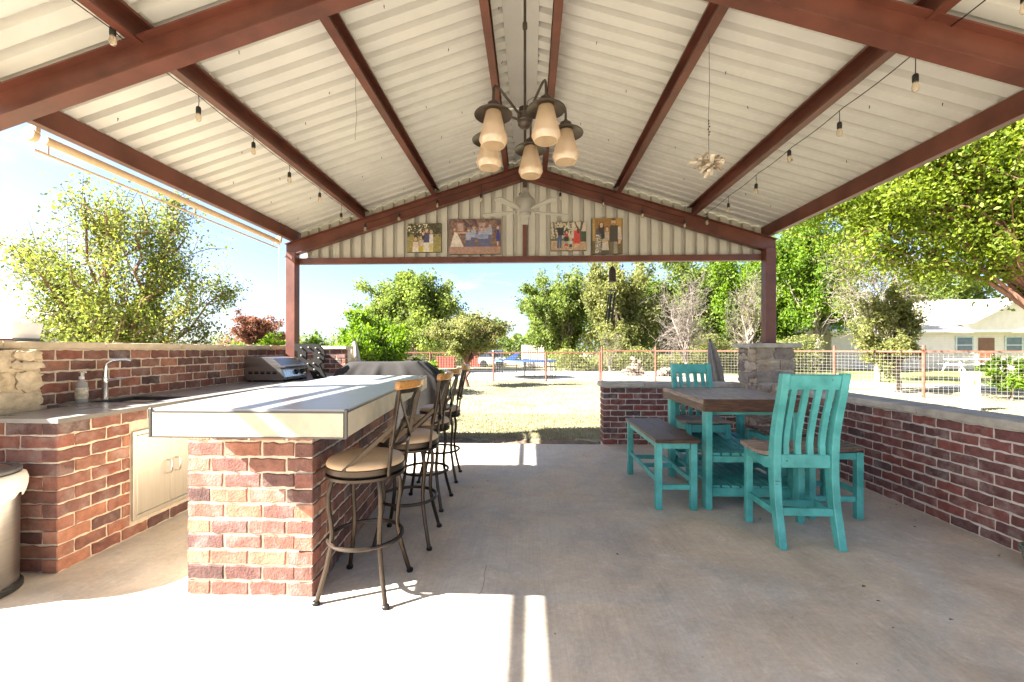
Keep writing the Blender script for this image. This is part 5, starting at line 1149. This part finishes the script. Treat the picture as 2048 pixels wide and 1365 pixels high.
tree('dead_tree', 'bare pale tree with white trunk near the right rear post', (11.7, 23.5, -.07), (0, 0, 3.4), (1.6, 1.4, 3.0), 1500, .06, LEAF['olive'], BARKP, .13, 14, 9, seed=12, bare=True, group=G1, fork=.6)
tree('dead_tree', 'low bare brush beside the leaning trunk at the fence corner', (4.5, 24.5, -.07), (0, 0, 1.5), (1.1, 1.0, 1.2), 1500, .05, LEAF['olive'], BARKP, .07, 9, 8, seed=13, bare=True, group=G1, fork=.9)
tree('broad_tree', 'wide green tree massed behind the two wood piles', (10.8, 32, -.07), (0, 0, 4.8), (4.8, 3.4, 4.6), 64000, .095, LEAF['mid'], BARK, .25, 20, 10, seed=14, group=G1, fork=.9)
tree('broad_tree', 'bright green tree filling the corner beside the right rear post', (15.4, 30, -.07), (0, 0, 4.8), (3.6, 3.0, 4.7), 54000, .09, LEAF['lime'], BARK, .22, 20, 10, seed=15, group=G1, fork=.9)
tree('broad_tree', 'tall green tree right of the rear post above the garage', (17.6, 27, -.07), (-.3, 0, 6.6), (3.6, 3.0, 4.2), 56000, .085, LEAF['lime'], BARKP, .22, 20, 10, seed=16, group=G1, fork=.9)
tree('dead_tree', 'pale bare tree standing between the garage and the right eave', (14.4, 18.5, -.07), (0, 0, 4.1), (2.2, 1.8, 2.6), 4500, .055, LEAF['olive'], BARKP, .12, 16, 10, seed=17, bare=True, group=G1, fork=.9)
tree('shrub_tree', 'shrubby green tree on two trunks at the curved fence', (11.55, 13.9, -.07), (-.35, 0, 2.05), (1.25, 1.1, 1.45), 17000, .045, LEAF['olive'], BARKP, .08, 14, 9, seed=18, group=G1, fork=.9)
tree('shade_tree', 'big bright broad-leaved tree with red-brown trunk at the right edge', (13.25, 11.0, -.07), (-1.5, 1.0, 6.2), (5.2, 4.0, 3.8), 135000, .050, LEAF['big'], BARKR, .16, 30, 11, seed=19, group=G1, fork=.75, droop=.25)
tree('broad_tree', 'green tree rising behind the house roof', (27, 42, -.07), (0, 0, 6), (6, 4, 5), 30000, .15, LEAF['mid'], BARK, .3, 18, 9, seed=20, group=G1, fork=.8)
tree('broad_tree', 'far green tree at the right end of the house roof', (40, 44, -.07), (0, 0, 6), (6, 4, 5), 26000, .15, LEAF['mid'], BARK, .3, 18, 9, seed=21, group=G1, fork=.8)
tree('yard_shrub', 'small yellow-green sapling by the white marker post', (12.7, 11.9, -.07), (0, 0, .75), (.75, .6, .55), 3500, .05, LEAF['lime'], BARK, .03, 8, 7, seed=22, cat='shrub', fork=.6)
# far wood and undergrowth
def mass(name, label, boxes, n, size, leaf, seed, cat):
    rg = np.random.default_rng(seed); P = []; T = []
    for (x0, x1, y0, y1, h) in boxes:
        k = int(n * (x1 - x0) * h / sum((b[1] - b[0]) * b[4] for b in boxes)); xs = rg.uniform(x0, x1, k)
        hh = h * (.72 + .2 * np.sin(xs * 1.3 + seed) + .12 * np.sin(xs * 3.1)); z = hh * rg.random(k) ** .75; P.append(np.stack([xs + rg.normal(0, .1, k), rg.uniform(y0, y1, k), z - .05], 1)); T.append(.45 + .25 * np.sin(xs * 2.3 + z * 3) * .5 + rg.normal(0, .2, k))
    o = link(name, leaves_mesh(name, np.concatenate(P), size, np.concatenate(T), leaf, rg)); tag(o, label, cat, kind='stuff')
mass('undergrowth', 'tangled green undergrowth along the far fence line', [(-16, -2, 34, 36, 1.9), (1.6, 9, 26, 28, 1.5), (9, 17, 25.5, 28, 2.3)], 50000, .07, LEAF['olive'], 31, 'undergrowth')
mass('far_woods', 'distant dark green wood closing the yard', [(-40, -10, 50, 56, 3.2), (-14, 3, 46, 52, 4.9), (1.5, 24, 38, 45, 9.0), (20, 70, 52, 60, 5.5)], 90000, .15, LEAF['mid'], 32, 'woods')
# dry grass blades
def grass():
    rg = np.random.default_rng(41); P = []
    def ok(x, y): return ~((x > -3.95) & (x < 3.75) & (y < 5.88))
    for n, x0, x1, y0, y1 in ((60000, -3.0, 5, 5.88, 9), (60000, -5, 9, 9, 18), (40000, 3.45, 14, 1.5, 12)):
        x = rg.uniform(x0, x1, n); y = rg.uniform(y0, y1, n); m = ok(x, y); P.append(np.stack([x[m], y[m]], 1))
    P = np.concatenate(P); P = P[~((P[:, 1] < 6.5) & (P[:, 1] > 5.8) & (np.abs(P[:, 0]) < 3.2) & (rg.random(len(P)) < .93))]; N = len(P); h = rg.uniform(.012, .045, N); a = rg.uniform(0, 2 * np.pi, N); w = .004 + .0004 * P[:, 1]; lean = rg.normal(0, .025, (N, 2))
    V = np.zeros((N, 3, 3)); V[:, 0, 0] = P[:, 0] - w * np.cos(a); V[:, 0, 1] = P[:, 1] - w * np.sin(a); V[:, 1, 0] = P[:, 0] + w * np.cos(a); V[:, 1, 1] = P[:, 1] + w * np.sin(a)
    V[:, 2, :2] = P + lean; V[:, :2, 2] = -.072; V[:, 2, 2] = -.07 + h
    me = bpy.data.meshes.new('grass'); me.vertices.add(3 * N); me.vertices.foreach_set('co', V.astype(np.float32).ravel()); me.loops.add(3 * N); me.loops.foreach_set('vertex_index', np.arange(3 * N, dtype=np.int32)); me.polygons.add(N)
    me.polygons.foreach_set('loop_start', np.arange(0, 3 * N, 3, dtype=np.int32)); me.polygons.foreach_set('loop_total', np.full(N, 3, dtype=np.int32)); at = me.attributes.new('tint', 'FLOAT', 'FACE'); at.data.foreach_set('value', np.clip(rg.normal(.5, .3, N), 0, 1).astype(np.float32)); me.update(calc_edges=True)
    tag(link('grass', me, None, LEAF['grass']), 'short dry straw-coloured grass around the patio', 'grass', kind='stuff')
grass()

# dry leaves and grit blown onto the slab
mb = MB(); q = random.Random(9)
for k in range(70):
    x = q.uniform(-.6, 3.0); y = q.uniform(1.7, 5.8)
    if q.random() < .35: x = q.uniform(2.85, 3.05)
    if q.random() < .2: y = q.uniform(5.6, 5.83)
    a = q.uniform(0, 6.28); L = q.uniform(.004, .016); w = L * .5; c, s_ = math.cos(a), math.sin(a)
    mb.add([(x - c * L, y - s_ * L, .003), (x + s_ * w, y - c * w, .006), (x + c * L, y + s_ * L, .003), (x - s_ * w, y + c * w, .008)], [(0, 1, 2, 3)])
tag(mb.build('leaf_litter', M('dry_leaf', (.12, .075, .04), .8)), 'scattered bits of dry leaf on the concrete', 'leaf litter', kind='stuff')
